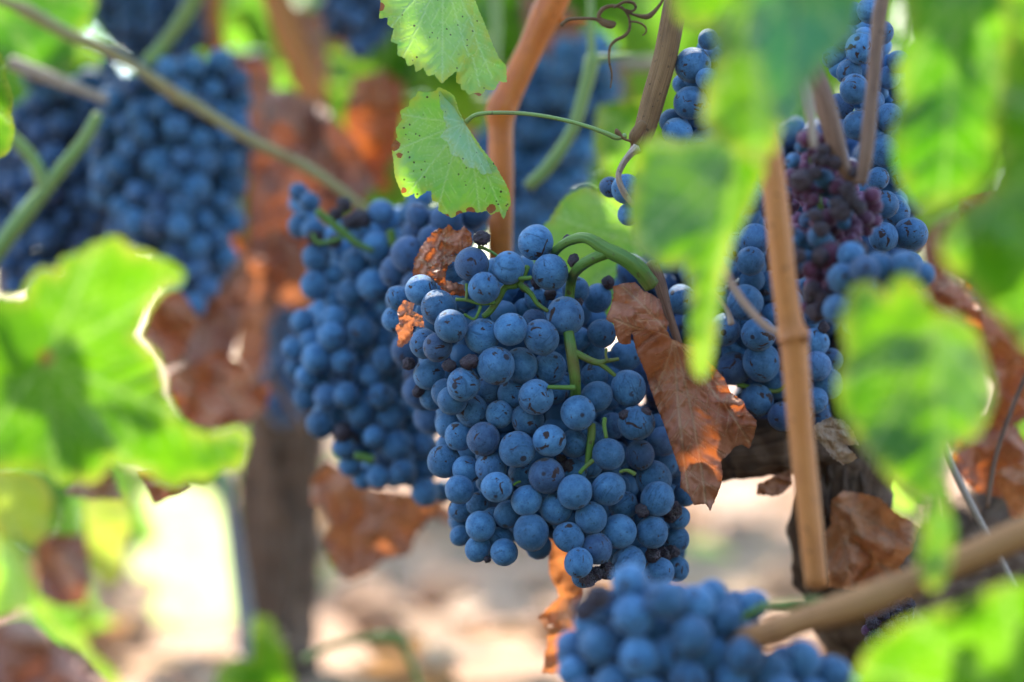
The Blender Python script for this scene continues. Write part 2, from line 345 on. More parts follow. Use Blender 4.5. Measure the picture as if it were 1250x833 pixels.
def traced_blade(polys, Y, seed, spacing=5, junction=None, tips=None, tilt=(0, 0), fold=None, slots=None, wave=(0, 60), crumple=(0, 40), ridges=None, pucker=0, vein_w=1.3, edge_w=9, dry=(), teeth=(0, 10), jit=0, curl=0, dys=None, cracks=()):
    """leaf blade(s) from outlines; depth relief makes it a curved sheet standing Y metres away"""
    rng = np.random.RandomState(seed); V, F = [], []; A = {'vein': [], 'edge': [], 'dry': [], 'slot': []}
    allp = np.concatenate([np.array(p) for p in polys]); c = allp.mean(0)
    if junction is None: junction = c
    for k, poly in enumerate(polys):
        ol = resample(poly, max(spacing*.8, 1.0), teeth[0], teeth[1], jit, rng); v, f, dd = fill_poly(ol, spacing, rng)
        if tips: ve, vd = vein_field(v, junction if k == 0 or not isinstance(junction[0], (tuple, list)) else junction[k], tips, vein_w, rng)
        else: ve, vd = np.zeros(len(v)), np.full(len(v), 9.)
        x, y = v[:, 0], v[:, 1]; px = .000305
        dz = tilt[0]*(x-c[0])*px+tilt[1]*(y-c[1])*px
        if dys: dz = dz+dys[k](x, y)
        if fold:
            for (fx, fy, gx, gy, am, width) in fold:
                L = math.hypot(gx-fx, gy-fy); s = ((x-fx)*(gy-fy)-(y-fy)*(gx-fx))/L
                dz = dz+am*px*(np.sqrt(s*s+width*width)-width)
        if wave[0]: dz = dz+wave[0]*px*np.array([fbm(a/wave[1], b_/wave[1], seed*3.7+k, 2) for a, b_ in v])
        if crumple[0]:
            dz = dz+crumple[0]*px*np.array([abs(fbm(a/crumple[1]+7, b_/crumple[1], seed*1.9+k, 4)) for a, b_ in v])
        if ridges:
            jx, jy, nr, am = ridges; an = np.arctan2(y-jy, x-jx); rr = np.hypot(x-jx, y-jy)
            wp = np.array([fbm(a/55., b_/55., seed+k*2.2, 3) for a, b_ in v]); am2 = np.array([.45+.9*abs(fbm(a/80.+9, b_/80., seed, 2)) for a, b_ in v])
            dz = dz+am*px*am2*(1-np.abs(np.sin(an*nr*.5+1.5*wp+.5*np.sin(rr/35)))**.8)*np.minimum(1, rr/70)
        if pucker: dz = dz-pucker*px*(1-np.exp(-(vd/9.)**2))
        ed = np.exp(-(dd/edge_w)**2)
        if curl: dz = dz+curl*px*np.exp(-(dd/22.)**2)*np.array([.3+noise.noise(Vector((a/70, b_/70, seed))) for a, b_ in v])
        dr = np.zeros(len(v))
        for (dx, dy, r) in dry: dr = np.maximum(dr, np.exp(-((x-dx)**2+(y-dy)**2)/(r*r)))
        o = len(V)
        V += [tuple(at(a, b_, Y+z)) for a, b_, z in zip(x, y, dz)]
        F += [tuple(i+o for i in q) for q in f]
        A['vein'] += list(ve); A['edge'] += list(ed); A['dry'] += list(dr); A['slot'] += [float(slots[k] if slots else 0)]*len(v)
    return V, F, A
def second_slot(o, mat2):
    if mat2 is None: return
    me = o.data; me.materials.append(mat2); a = me.attributes['slot'].data
    for p in me.polygons: p.material_index = int(a[p.vertices[0]].value > .5)
def traced_leaf(name, label, cat, mat, polys, Y, seed, group=None, petiole=None, mat2=None, **kw):
    V, F, A = traced_blade(polys, Y, seed, **kw)
    if petiole is None:
        o = mesh_obj(name, V, F, mat, origin=np.mean(V, 0), attrs=A); return tag(o, label, cat, group)
    path, rpx, pm = petiole
    e = empty(name, at(*path[0]), label, cat, group)
    second_slot(mesh_obj('blade', V, F, mat, e, attrs=A), mat2)
    tube_obj('petiole', [tube_px(path, rpx, n=10)], pm, parent=e)
    return e

# generic palmate vine leaf in its own plane, ~1 unit long
HALF = [(.0, -.04), (.10, -.26), (.30, -.40), (.50, -.32), (.58, -.12), (.50, .02), (.74, .10), (.88, .32), (.66, .42), (.40, .44), (.46, .68), (.28, .84), (.0, 1.08)]
OUT = HALF+[(-x, y) for x, y in HALF[-2:0:-1]]
TIPS = [(0, 1.08), (.88, .32), (-.88, .32), (.5, -.32), (-.5, -.32)]
def palm_geo(seed, cup=.25, droop=.35, wav=.08, spacing=.05, crumple=0):
    rng = np.random.RandomState(seed); ol = np.array(OUT)*(1+.1*(rng.random((len(OUT), 1))-.5))
    ol = resample(ol, spacing*.7, .06, .13, 0, rng); v, f, dd = fill_poly(ol, spacing, rng)
    ve, vd = vein_field(v, (0, 0), TIPS, .022, rng); x, y = v[:, 0], v[:, 1]
    z = cup*(np.sqrt(x*x+.02)-.14)-droop*(y-.1)**2*np.sign(y)*.6
    z += wav*np.array([fbm(a*2.2, b_*2.2, seed*2.3, 2) for a, b_ in v])
    if crumple: z += crumple*np.array([abs(fbm(a*2.6+3, b_*2.6, seed*1.3, 4)) for a, b_ in v])
    z -= .02*(1-np.exp(-(vd/.06)**2))
    return np.stack([x, y, z], 1), f, {'vein': ve, 'edge': np.exp(-(dd/.07)**2), 'dry': np.zeros(len(v))}
PALM_CACHE = {}
def palm_leaf(name, label, cat, mat, loc, size, rot, seed, group=None, **kw):
    key = (seed, mat.name, tuple(sorted(kw.items())))
    if key not in PALM_CACHE:
        v, f, a = palm_geo(seed, **kw); me_o = mesh_obj(name, v, f, mat, origin=(0, 0, 0), attrs=a); PALM_CACHE[key] = me_o.data; o = me_o
    else:
        o = bpy.data.objects.new(name, PALM_CACHE[key]); COL.objects.link(o)
    o.location = loc; o.scale = (size,)*3; o.rotation_euler = [R(a) for a in rot]
    return tag(o, label, cat, group)

# masses of small leaves (one mesh): low-poly palmate leaves
LOW = np.array([(0, 0), (.0, -.05), (.35, -.38), (.55, -.15), (.5, .05), (.86, .30), (.42, .45), (.28, .8), (0, 1.05), (-.28, .8), (-.42, .45), (-.86, .30), (-.5, .05), (-.55, -.15), (-.35, -.38)])
def leaf_cloud(centers, sizes, rng, up=1.0):
    n = len(centers); m = len(LOW); V = np.zeros((n, m, 3)); F = []
    for i in range(n):
        nrm = Vector((rng.normal()*.8, rng.normal()*.8-.15, rng.normal()*.55+up)).normalized()
        q = nrm.to_track_quat('Z', 'Y').to_matrix() @ Matrix.Rotation(rng.uniform(0, 6.28), 3, 'Z')
        cup = rng.uniform(-.1, .45); dr = rng.uniform(0, .5)
        L = np.stack([LOW[:, 0], LOW[:, 1], cup*np.abs(LOW[:, 0])-dr*LOW[:, 1]**2*.5], 1)*sizes[i]
        V[i] = L @ np.array(q).T+centers[i]
        o = i*m
        F += [(o, o+k, o+k+1 if k < m-1 else o+1) for k in range(1, m)]
    return V.reshape(-1, 3), F

# berries ---------------------------------------------------------------
def sphere_mesh(name, mat, seed, seg=28, rings=18, lump=.02, crumple=0):
    V, F = [], []
    V.append((0, 0, -1))
    for i in range(1, rings):
        th = math.pi*i/rings
        for j in range(seg): a = 2*math.pi*j/seg; V.append((math.sin(th)*math.cos(a), math.sin(th)*math.sin(a), -math.cos(th)))
    V.append((0, 0, 1))
    for j in range(seg): F.append((0, 1+(j+1) % seg, 1+j)); F.append((len(V)-1, 1+(rings-2)*seg+j, 1+(rings-2)*seg+(j+1) % seg))
    for i in range(rings-2):
        for j in range(seg): a = 1+i*seg; F.append((a+j, a+(j+1) % seg, a+seg+(j+1) % seg, a+seg+j))
    W = []
    for v in V:
        p = Vector(v); r = 1+lump*noise.noise(p*.9+Vector((seed, 0, 0)))
        if crumple: r += crumple*(-abs(noise.noise(p*1.8+Vector((seed, 3, 0))))*1.3+noise.noise(p*4+Vector((seed, 9, 0)))*.35)
        W.append(p*r)
    me = bpy.data.meshes.new(name); me.from_pydata([tuple(w) for w in W], [], F); me.polygons.foreach_set('use_smooth', [True]*len(F))
    me.materials.append(mat); return me
GM = {k: [sphere_mesh('grape', M[k], s, lump=.05) for s in range(4)] for k in ('grape', 'grape_shaded', 'purple_berry')}
GM['purple_berry'] = [sphere_mesh('grape', M['purple_berry'], s_, 22, 14, .12, .28*(s_ % 2)+.05) for s_ in range(6)]
RM = [sphere_mesh('raisin', M['raisin'], s, 24, 16, .1, .45) for s in range(4)]
def berry(name, me, parent, loc, r, rng, out=None, stretch=.16):
    o = bpy.data.objects.new(name, me); COL.objects.link(o); o.parent = parent; o.location = Vector(loc)-Vector(parent.location)
    s = 1+stretch*(rng.random()-.4)
    o.scale = (r, r*(1+.04*(rng.random()-.5)), r*s)
    d = Vector(out) if out is not None else Vector((rng.normal(), rng.normal()-.6, rng.normal()-.3))
    d = (d.normalized()+Vector((rng.normal(), rng.normal(), rng.normal()))*.45).normalized()
    o.rotation_euler = (d.to_track_quat('Z', 'Y').to_matrix() @ Matrix.Rotation(rng.uniform(0, 6.28), 3, 'Z')).to_euler()
    return o
def berries_mass(name, pts, rads, me, mat, parent, rng):
    """many berries in one mesh (stuff part)"""
    n = len(me.vertices); co = np.empty(n*3); me.vertices.foreach_get('co', co); co = co.reshape(-1, 3)
    fs = [tuple(p.vertices) for p in me.polygons]; V, F = [], []
    for p, r in zip(pts, rads):
        q = np.array(Euler((rng.uniform(0, 6), rng.uniform(0, 6), rng.uniform(0, 6))).to_matrix()); o = len(V)*1
        V += (co @ q.T*r+np.array(p)).tolist(); F += [tuple(i+o for i in f) for f in fs]
    if not V: return None
    o = mesh_obj(name, V, F, mat, parent); o['kind'] = 'stuff'; return o
SMALL = sphere_mesh('small', M['grape'], 2, 12, 8, .03)
def bunch(label, grapes, Y0, depth=.035, mat='grape', stalks=(), raisins=(), top=None, fill=40, fill_off=(.018, .034), seed=1, stalk_mat='rachis', gap=.88, group='grape bunches on the vine', win=35):
    rng = np.random.RandomState(seed)
    G = [(g[0], g[1], g[2], g[3] if len(g) > 3 else 0) for g in grapes]
    X = np.array([g[0] for g in G]); Yp = np.array([g[1] for g in G]); Rp = np.array([g[2] for g in G]); Ly = np.array([g[3] for g in G])
    def inside(px, py):
        dx, dy = X-px, Yp-py; m = dx*dx+dy*dy < (3.0*Rp)**2; q = {(bool(a > 0), bool(b_ > 0)) for a, b_ in zip(dx[m], dy[m])}
        return len(q) >= 4 and (dx*dx+dy*dy).min() < (1.9*np.median(Rp))**2
    def surf(px, py):
        m = np.abs(Yp-py) < win
        if m.sum() < 2: return depth*.5
        lo, hi = (X-Rp)[m].min(), (X+Rp)[m].max(); t = (px-(lo+hi)/2)/max(10, (hi-lo)/2); t = max(-.98, min(.98, t))
        return depth*(1-math.sqrt(1-t*t))
    D = np.array([Y0+surf(x, y)+l*.0125 for x, y, l in zip(X, Yp, Ly)]); D0 = D.copy(); rad = Rp*K*Y0
    for it in range(80):
        for i in range(len(G)):
            for j in range(i+1, len(G)):
                lat2 = ((X[i]-X[j])**2+(Yp[i]-Yp[j])**2)*(K*Y0)**2; s = (rad[i]+rad[j])**2*gap
                if lat2 >= s: continue
                need = math.sqrt(s-lat2); dd = D[j]-D[i]
                if abs(dd) < need:
                    sg = 1 if (dd > 0 or (dd == 0 and i < j)) else -1; a = (need-abs(dd))*.25
                    D[i] -= sg*a; D[j] += sg*a
        D += (D0-D)*.04
    cx = X.mean(); tp = top if top else (cx, Yp.min(), Y0+.02)
    e = empty('grape_bunch', at(*tp), label, 'grape bunch', group)
    ctr = at(cx, Yp.mean(), Y0+depth*.9)
    order = np.argsort(-Rp+Ly*6)
    mass_p, mass_r = [], []
    for n, i in enumerate(order):
        p = at(X[i], Yp[i], D[i]); r = Rp[i]*K*D[i]
        if n < 100: berry('grape', random.choice(GM[mat]), e, p, r, rng, p-ctr)
        else: mass_p.append(p); mass_r.append(r)
    tries = 0; fp = []
    while len(fp) < fill and tries < 9000:
        tries += 1; i = rng.randint(len(G)); px, py = rng.uniform(X.min(), X.max()), rng.uniform(Yp.min(), Yp.max())
        if not inside(px, py): continue
        near = np.argmin((X-px)**2+(Yp-py)**2); p = at(px, py, D0[near]+rng.uniform(*fill_off))
        r = np.median(rad)*rng.uniform(.85, 1.0)
        if all((p-q).length > r*1.35 for q in fp): fp.append(p)
    if fill:
        mr = float(np.median(Rp)); st = mr*.55
        for gy in np.arange(Yp.min()-mr*.3, Yp.max()+mr*.3, st):
            m = np.abs(Yp-gy) < mr*1.1
            if m.sum() < 2: continue
            for gx in np.arange((X-Rp)[m].min()+mr*.9, (X+Rp)[m].max()-mr*.9, st):
                if not inside(gx, gy): continue
                near = np.argmin((X-gx)**2+(Yp-gy)**2); p = at(gx, gy, D0[near]+rng.uniform(.030, .042))
                if all(((p.x-q.x)**2+(p.z-q.z)**2) > (.62*mr*K*Y0)**2 for q in fp): fp.append(p)
    mass_p += fp; mass_r += [np.median(rad)*.95]*len(fp)
    if mass_p: berries_mass('grape_filling', mass_p, mass_r, SMALL, M[mat], e, rng)
    for (x, y, r, *dy) in raisins:
        near = np.argmin((X-x)**2+(Yp-y)**2)
        p = at(x, y, (D[near]-.003) if not dy else dy[0]); berry('raisin', random.choice(RM), e, p, r*K*p.y*1.25, rng, stretch=.6)
    groups_ = []                                  # stalk pieces that touch make one stalk
    for st in stalks:
        cp = catmull([tuple(at(p[0], p[1], p[2] if len(p) > 2 else Y0)) for p in st[0]], 10); hit = [g for g in groups_ if min(np.linalg.norm(q[1][:, None]-cp[None], axis=2).min() for q in g) < .0022]
        new = [(st, cp)]
        for g in hit: new += g; groups_.remove(g)
        groups_.append(new)
    for g in groups_: tube_obj('stalk', [tube_px(q[0][0], q[0][1], Y0, n=8, rough=.10, rfreq=90) for q in g], M[stalk_mat], parent=e)
    return e
def packed(rows, r, seed, n=100, minf=1.62, jr=.12):
    """berry centres packed inside a bunch outline given as (y, xleft, xright)"""
    rng = np.random.RandomState(seed); ys = [q[0] for q in rows]; out = []
    for _ in range(9000):
        y = rng.uniform(ys[0], ys[-1]); xl = np.interp(y, ys, [q[1] for q in rows]); xr = np.interp(y, ys, [q[2] for q in rows])
        if xr-xl < r: continue
        x = rng.uniform(xl+r*.7, xr-r*.7) if xr-xl > 1.5*r else (xl+xr)/2
        rr = r*(1+jr*rng.normal()); t = abs((x-(xl+xr)/2)/((xr-xl)/2)); f = minf*(1-.25*t*t)
        if all((x-o[0])**2+(y-o[1])**2 > (f*r)**2 for o in out): out.append((x, y, rr, 0))
        if len(out) >= n: break
    k = len(out)
    for _ in range(3000):           # second layer in the gaps
        y = rng.uniform(ys[0]+r, ys[-1]-r); xl = np.interp(y, ys, [q[1] for q in rows]); xr = np.interp(y, ys, [q[2] for q in rows])
        if xr-xl < 2.6*r: continue
        x = rng.uniform(xl+r, xr-r)
        if all((x-o[0])**2+(y-o[1])**2 > (1.0*r)**2 for o in out) and len(out) < n: out.append((x, y, r*.95, 1.3))
    return out

#@@STRUCTURE
# ------------------------------------------------------------------ ground, far rows of vines
rng = np.random.RandomState(3)
gv, gf = [], []
xs = np.concatenate([np.linspace(-400, -4, 8), np.linspace(-3.6, 3.6, 60), np.linspace(4, 400, 8)])
ysg = np.concatenate([np.linspace(-60, -1, 6), np.linspace(-.6, 7, 90), np.linspace(8, 900, 12)])
for y in ysg:
    for x in xs:
        z = 0
        if abs(x) < 4 and -1 < y < 7.2: z = .018*noise.noise(Vector((x*2, y*2, 1)))+.009*noise.noise(Vector((x*9, y*9, 4)))-.01
        gv.append((x, y, z))
nx = len(xs)
for j in range(len(ysg)-1):
    for i in range(nx-1): a = j*nx+i; gf.append((a, a+1, a+nx+1, a+nx))
tag(mesh_obj('ground', gv, gf, M['soil']), kind='structure')

tag(mesh_obj('bounce_cut_strip', [(-6, -1.3, .022), (6, -1.3, .022), (6, 1.2, .022), (-6, 1.2, .022)], [(0, 1, 2, 3)], M['bounce_cut']), kind='structure')  # unseen dark sheet added to cut ground bounce onto the grapes
# fallen leaves and clods lying on the ground between the rows
n = 260; cs = np.stack([rng.uniform(-1.2, 1.2, n), rng.uniform(1.1, 5, n), rng.uniform(.0, .015, n)], 1)
v, f = leaf_cloud(cs, rng.uniform(.025, .06, n), rng, up=2.5)
tag(mesh_obj('fallen_leaves', v, f, M['dry_pale'], smooth=False), kind='stuff')
n = 420; V_, F_ = [], []
for k in range(n):
    c_ = np.array((rng.uniform(-1.1, 1.1), 1.25+rng.uniform(0, 1)**2*3.2, .0)); r_ = rng.uniform(.006, .026); m_ = SMALL; o = len(V_)
    for vv in m_.vertices: p = Vector(vv.co)*r_*(1+.35*noise.noise(Vector(vv.co)*1.6+Vector(c_)*30)); V_.append((p.x+c_[0], p.y+c_[1], p.z*.7+c_[2]))
    F_ += [tuple(i+o for i in p.vertices) for p in m_.polygons]
tag(mesh_obj('clods', V_, F_, M['soil'], smooth=False), kind='stuff')
# low weeds
n = 700; cx_ = rng.choice([-1.35, -.62, -.45, .9], n)+rng.normal(size=n)*.16; cs = np.stack([cx_, 2.35+rng.normal(size=n)*.3, np.abs(rng.normal(size=n))*.06+.01], 1)
v, f = leaf_cloud(cs, rng.uniform(.02, .045, n), rng, up=.6)
tag(mesh_obj('weeds', v, f, M['leaf_far'], smooth=False), kind='stuff')

# the vine's own foliage above the bunches: it shades them from the sun behind
n = 900; cs = []
while len(cs) < n:
    y = rng.uniform(1.02, 1.75); c_ = rng.uniform(-1.30, -.70); z = c_+1.19*y
    if z > CAM_H+.165*y+.03 and z < 1.15: cs.append((rng.uniform(-.75, .75), y, z))
SHADE = []  # unseen leaves added along sun rays to shade patches of the front leaves
for p, Y in (((-25, 420), .70), ((10, 470), .70), ((110, 575), .70), ((985, 60), .62), ((1010, 10), .62), ((1160, 150), .65), ((1165, 90), .65), ((800, 250), .66)):
    for k in range(2):
        c = at(*p, Y)+sd*(.27+.03*k)+Vector(rng.normal(size=3)*.006); SHADE.append(tuple(c))
for k in range(150):        # the hanging fringe of the same foliage, behind the bunches
    y = rng.uniform(1.45, 1.85); px = rng.choice([150, 380, 480, 620, 950, 1150])+rng.normal()*110; py = rng.uniform(-140, 150)-(40 if 690 < px < 800 else 0)
    cs.append(tuple(at(px, py, y)))
GAPS = [((580, 225), .905, .022), ((548, 95), .90, .022), ((440, 620), 1.13, .08), ((245, 680), 1.6, .09), ((1060, 690), .955, .06), ((690, 720), .98, .05), ((40, 87), 1.14, .05), ((1110, 480), .69, .06), ((210, 480), .70, .05), ((165, 360), .70, .04), ((860, 400), .66, .05), ((1180, 80), .62, .05)]
def in_gap(c):
    for p, Y, r in GAPS:
        q = Vector(c)-at(*p, Y)
        if q.dot(sd) > .05 and (q-sd*q.dot(sd)).length < r: return True
    return False
cs = [c for c in cs if not in_gap(c)]+SHADE
n = len(cs); cs = np.array(cs); sz = rng.uniform(.035, .07, n); sz[-len(SHADE):] = rng.uniform(.022, .032, len(SHADE)); v, f = leaf_cloud(cs, sz, rng, up=.8)
tag(mesh_obj('foliage', v, f, M['leaf_far'], smooth=False), kind='stuff')

n = 1500; cs = np.stack([rng.uniform(-3.2, 3.2, n), -1.75+rng.normal(size=n)*.22, rng.uniform(.12, 1.25, n)], 1)  # unseen vines added behind the camera to block low sky light
v, f = leaf_cloud(cs, rng.uniform(.07, .12, n), rng, up=.6)
tag(mesh_obj('sky_block_row', v, f, M['leaf_dark'], smooth=False), kind='stuff')
ROW = []
def far_vine(x, y, seed, label, crown_z=.62, rx=.5, nleaf=420):
    r = np.random.RandomState(seed); e = empty('grapevine', (x, y, 0), label, 'grapevine', 'grapevines of the next rows')
    tube_obj('trunk', [tube_geo([(x, y, -.02), (x+.02, y, .15), (x-.02, y+.02, .32), (x, y, .5)], [.04, .032, .035, .02], sides=14, rough=.25, rfreq=30)], M['bark'], parent=e)
    cs = []
    while len(cs) < nleaf:
        p = r.normal(size=3); p /= np.linalg.norm(p); p *= r.uniform(.45, 1)**.5
        q = np.array((x+p[0]*rx, y+p[1]*.32, crown_z+p[2]*.36))
        if noise.noise(Vector(q*5)) > -.12 and q[2] > .24: cs.append(q)
    v, f = leaf_cloud(np.array(cs), r.uniform(.05, .085, nleaf), r, up=.5)
    mesh_obj('crown', v, f, M['leaf_far'], e, smooth=False)
for i, x in enumerate((-1.15, -.38, .42, 1.2)): far_vine(x, 2.75+.05*i, 20+i, 'sunlit green grapevine of the next row, blurred behind the bunches')
for i, x in enumerate((-2.2, -1.1, 0, 1.1, 2.2)): far_vine(x, 5.2, 40+i, 'distant grapevine two rows behind the bunches', .75, .75)

# ------------------------------------------------------------------ old wood
e = empty('old_vine', (at(345, 800, 1.5).x, 1.5, -.01), 'grey brown shaggy vine trunk rising from sunlit soil under the blurred bunch', 'vine')
X0 = lambda px, py, Y: tuple(at(px, py, Y))
tube_obj('trunk', [tube_geo([X0(342, 830, 1.5), X0(340, 760, 1.5), X0(346, 680, 1.49), X0(342, 600, 1.48), X0(348, 520, 1.46), X0(352, 430, 1.44), X0(365, 300, 1.42)], [.026, .0235, .0225, .024, .0235, .022, .019], sides=40, n=26, rough=.28, rfreq=38)], M['bark_pale'], parent=e)
geos = []
for k in range(26):
    px = 342+random.uniform(-40, 40); py = random.uniform(480, 760); l = random.uniform(30, 90)
    y_ = 1.5-.022*math.sqrt(max(0, 1-((px-342)/45)**2))-.002
    geos.append(tube_geo([X0(px, py, y_), X0(px+random.uniform(-5, 5), py+l*.5, y_-.002), X0(px+random.uniform(-9, 9), py+l, y_-.004)], [.0012, .0022, .0006], sides=5, n=4))
tube_obj('bark_strips', geos, M['bark_pale'], parent=e)['kind'] = 'stuff'
e = empty('old_vine', (at(1080, 1000, .99).x, 1.0, -.01), 'dark gnarled vine trunk with peeling bark behind the tan cane', 'vine')
tube_obj('trunk', [tube_geo([X0(1150, 1030, 1.05), X0(1120, 880, 1.04), X0(1060, 760, 1.02), X0(1030, 680, 1.0), X0(1035, 600, .99), X0(1050, 530, .99), X0(1065, 440, 1.0), X0(1080, 330, 1.01)], [.03, .026, .021, .019, .017, .018, .018, .014], sides=40, n=26, rough=.32, rfreq=45)], M['bark'], parent=e)
tube_obj('arm', [tube_geo([X0(1040, 560, .99), X0(990, 540, .985), X0(940, 548, .98), X0(885, 552, .985), X0(850, 530, 1.0)], [.015, .0125, .0115, .0105, .008], sides=32, n=24, rough=.35, rfreq=60)], M['bark'], parent=e)
tube_obj('arm', [tube_geo([X0(1060, 700, 1.03), X0(1130, 710, 1.06), X0(1190, 690, 1.08), X0(1250, 640, 1.1), X0(1330, 590, 1.12)], [.02, .022, .025, .026, .026], sides=36, n=24, rough=.35, rfreq=45)], M['bark'], parent=e)
geos = []
for k in range(34):
    px = 1035+random.uniform(-52, 40); py = random.uniform(560, 650); l = random.uniform(25, 70); y_ = .975+random.uniform(-.004, .01)
    geos.append(tube_geo([X0(px, py, y_), X0(px+random.uniform(-6, 6), py+l*.5, y_-.002), X0(px+random.uniform(-12, 9), py+l, y_-.003)], [.0007, .0014, .0004], sides=5, n=4))
tube_obj('bark_strips', geos, M['bark'], parent=e)['kind'] = 'stuff'

tube_obj('metal_stake', [tube_geo([X0(266, 540, 1.42), X0(285, 660, 1.42), X0(318, 900, 1.42)], [.0022, .0042, .0062], sides=10)], M['metal'], 'slim grey metal stake leaning beside the shaggy trunk', 'stake')

# ------------------------------------------------------------------ canes and shoots
def cane(label, path, r, mat, Y=None, cat='cane', name='cane', extra=(), group='canes of the vine', **kw):
    return tube_obj(name, [tube_px(path, r, Y, sides=18, rough=.05, rfreq=40, **kw)]+[tube_px(*x) for x in extra], M[mat], label, cat, group=group)
cane('smooth orange cane descending behind the two in-focus green leaves', [(690, -30), (668, 14), (646, 62), (622, 112), (612, 134), (611, 160), (611, 220), (610, 300), (606, 400)], [19, 19, 16, 17, 19, 15.5, 16, 15, 14], 'cane_orange', 1.02,
     extra=[([(655, 22), (695, 26), (715, 28)], [8, 4, 2.5], 1.02)])
cane('brown striated cane ending at a knot beside blue grapes', [(838, -40), (824, 10), (812, 70), (798, 120), (785, 165), (779, 178), (772, 186)], [16, 15, 14.5, 14.5, 13, 11, 5], 'cane_brown', .915,
     extra=[([(786, 150), (776, 164), (774, 172), (778, 178)], [6, 7.5, 6, 3], .902), ([(770, 172), (762, 170), (754, 162), (752, 158)], [2, 1.4, 3.4, 2], .899)])
cane('upright tan cane with a swollen node, in front of the withered purple bunch', [(930, 120), (941, 190), (950, 270), (958, 350), (965, 395), (969, 412), (970, 425), (977, 520), (987, 620), (997, 716)], [14, 14, 15, 15.5, 16, 20, 17, 15.5, 15, 14], 'cane_tan', .80)
cane('long thin cane slanting down across the dark blurred bunch', [(-30, -12), (10, 4), (34, 14), (80, 40), (120, 57), (170, 85), (217, 118), (240, 130), (300, 168), (375, 205), (430, 243), (455, 262)], [6, 6, 9, 8, 7.5, 6, 8.5, 7, 6.5, 6.5, 5, 4], 'shoot_brown', 1.12)
cane('thick pale green shoot pointing down to the crossing thin cane', [(245, -20), (225, 20), (200, 55), (181, 78)], [10, 10, 9, 11], 'shoot', 1.17)
cane('olive shoot rising from the frame edge to a fork', [(-20, 330), (20, 275), (60, 225), (100, 175), (120, 140)], [10, 11, 9, 8, 7], 'shoot', 1.1,
     extra=[([(55, 228), (40, 195), (10, 165), (-20, 150)], [9, 8, 8, 8], 1.1)])
cane('sunlit pale cream twig stub with a bright cut end', [(13, 76), (40, 87), (70, 98), (100, 110), (130, 122)], [9, 9, 8, 6, 6], 'twig_grey', 1.14)
cane('straight thin brown twig crossing the upright row of grapes', [(1085, -30), (1074, 20), (1066, 100), (1058, 180), (1052, 225)], [9, 9, 8, 9, 6], 'twig', .82)
cane('thin brown twig meeting the straight twig above withered berries', [(985, 60), (1005, 120), (1018, 165), (1030, 205), (1046, 224)], [10, 13, 12, 9, 6], 'twig', .83)
cane('short pinkish twig with green tip touching the withered berries', [(975, 60), (985, 110), (990, 145), (993, 180)], [6, 6, 6, 4], 'twig_grey', .80)
cane('thick brown cane lying diagonally in front of the low dark bunch', [(880, 794, .785), (930, 776, .76), (990, 755, .75), (1045, 738, .745), (1110, 712, .745), (1160, 690, .745), (1210, 668, .745), (1290, 632, .745)], [15, 17, 17, 20, 18, 18, 19, 19], 'cane_old', .745)
cane('slender pale stick standing behind the diagonal thick cane', [(1140, 520), (1160, 565), (1190, 625), (1220, 680), (1240, 720)], [4, 4.5, 4.5, 4, 4], 'twig_grey', .96)
cane('green shoot bending upright behind the curly tendril', [(720, -20), (722, 60), (723, 72), (714, 110), (698, 160), (668, 205), (645, 228)], [5, 5, 9, 8, 7.5, 8, 8], 'shoot', 1.06,
     extra=[([(722, 74), (745, 70), (775, 68)], [7, 4, 3], 1.06)])
cane('pale horizontal cane out of focus beneath the curly tendril', [(700, 78), (760, 78), (830, 80), (900, 84)], [8, 9, 9, 8], 'twig_grey', 1.3)
cane('thick rosy brown cane blurred between bright leaf gaps', [(255, -20), (258, 30), (270, 90), (290, 130), (320, 180)], [14, 14, 14, 12, 10], 'cane_tan', 1.4)
cane('brown cane standing behind the dry rosy leaf at the top', [(330, -20), (352, 40), (375, 100), (395, 150), (430, 215)], [17, 17, 16, 15, 12], 'cane_tan', 1.3)
cane('pale green shoot standing behind the topmost serrated leaf', [(604, -20), (606, 30), (604, 80)], [8, 8, 7], 'shoot', 1.12)
cane('thin curved grey twig hooking from the tan cane across blue grapes', [(962, 408), (940, 402), (915, 378), (895, 350), (882, 322), (870, 300)], [6, 5, 5, 5, 5, 4], 'twig_grey', .825)
cane('small cut grey twig resting against a single blue grape', [(893, 396), (888, 380), (876, 362), (860, 345)], [4.5, 3, 3, 3], 'twig_grey', .87)
cane('dark twig dropping behind the curled dry brown leaf', [(795, 320), (805, 345), (815, 380), (826, 412), (832, 430)], [8, 8, 6, 5, 4], 'twig', .915)
cane('brown tilted sliver leaning on the shaded trunk', [(330, 455), (345, 485), (362, 512), (372, 530)], [3, 4, 4, 3], 'twig', 1.2)
cane('thin grass like stem arching up from the bright ground', [(370, 806), (400, 790), (440, 780), (485, 779), (498, 800), (516, 845)], [4, 4, 5, 8, 5, 4], 'shoot', 1.2, cat='stem', name='stem', group='weed stems')
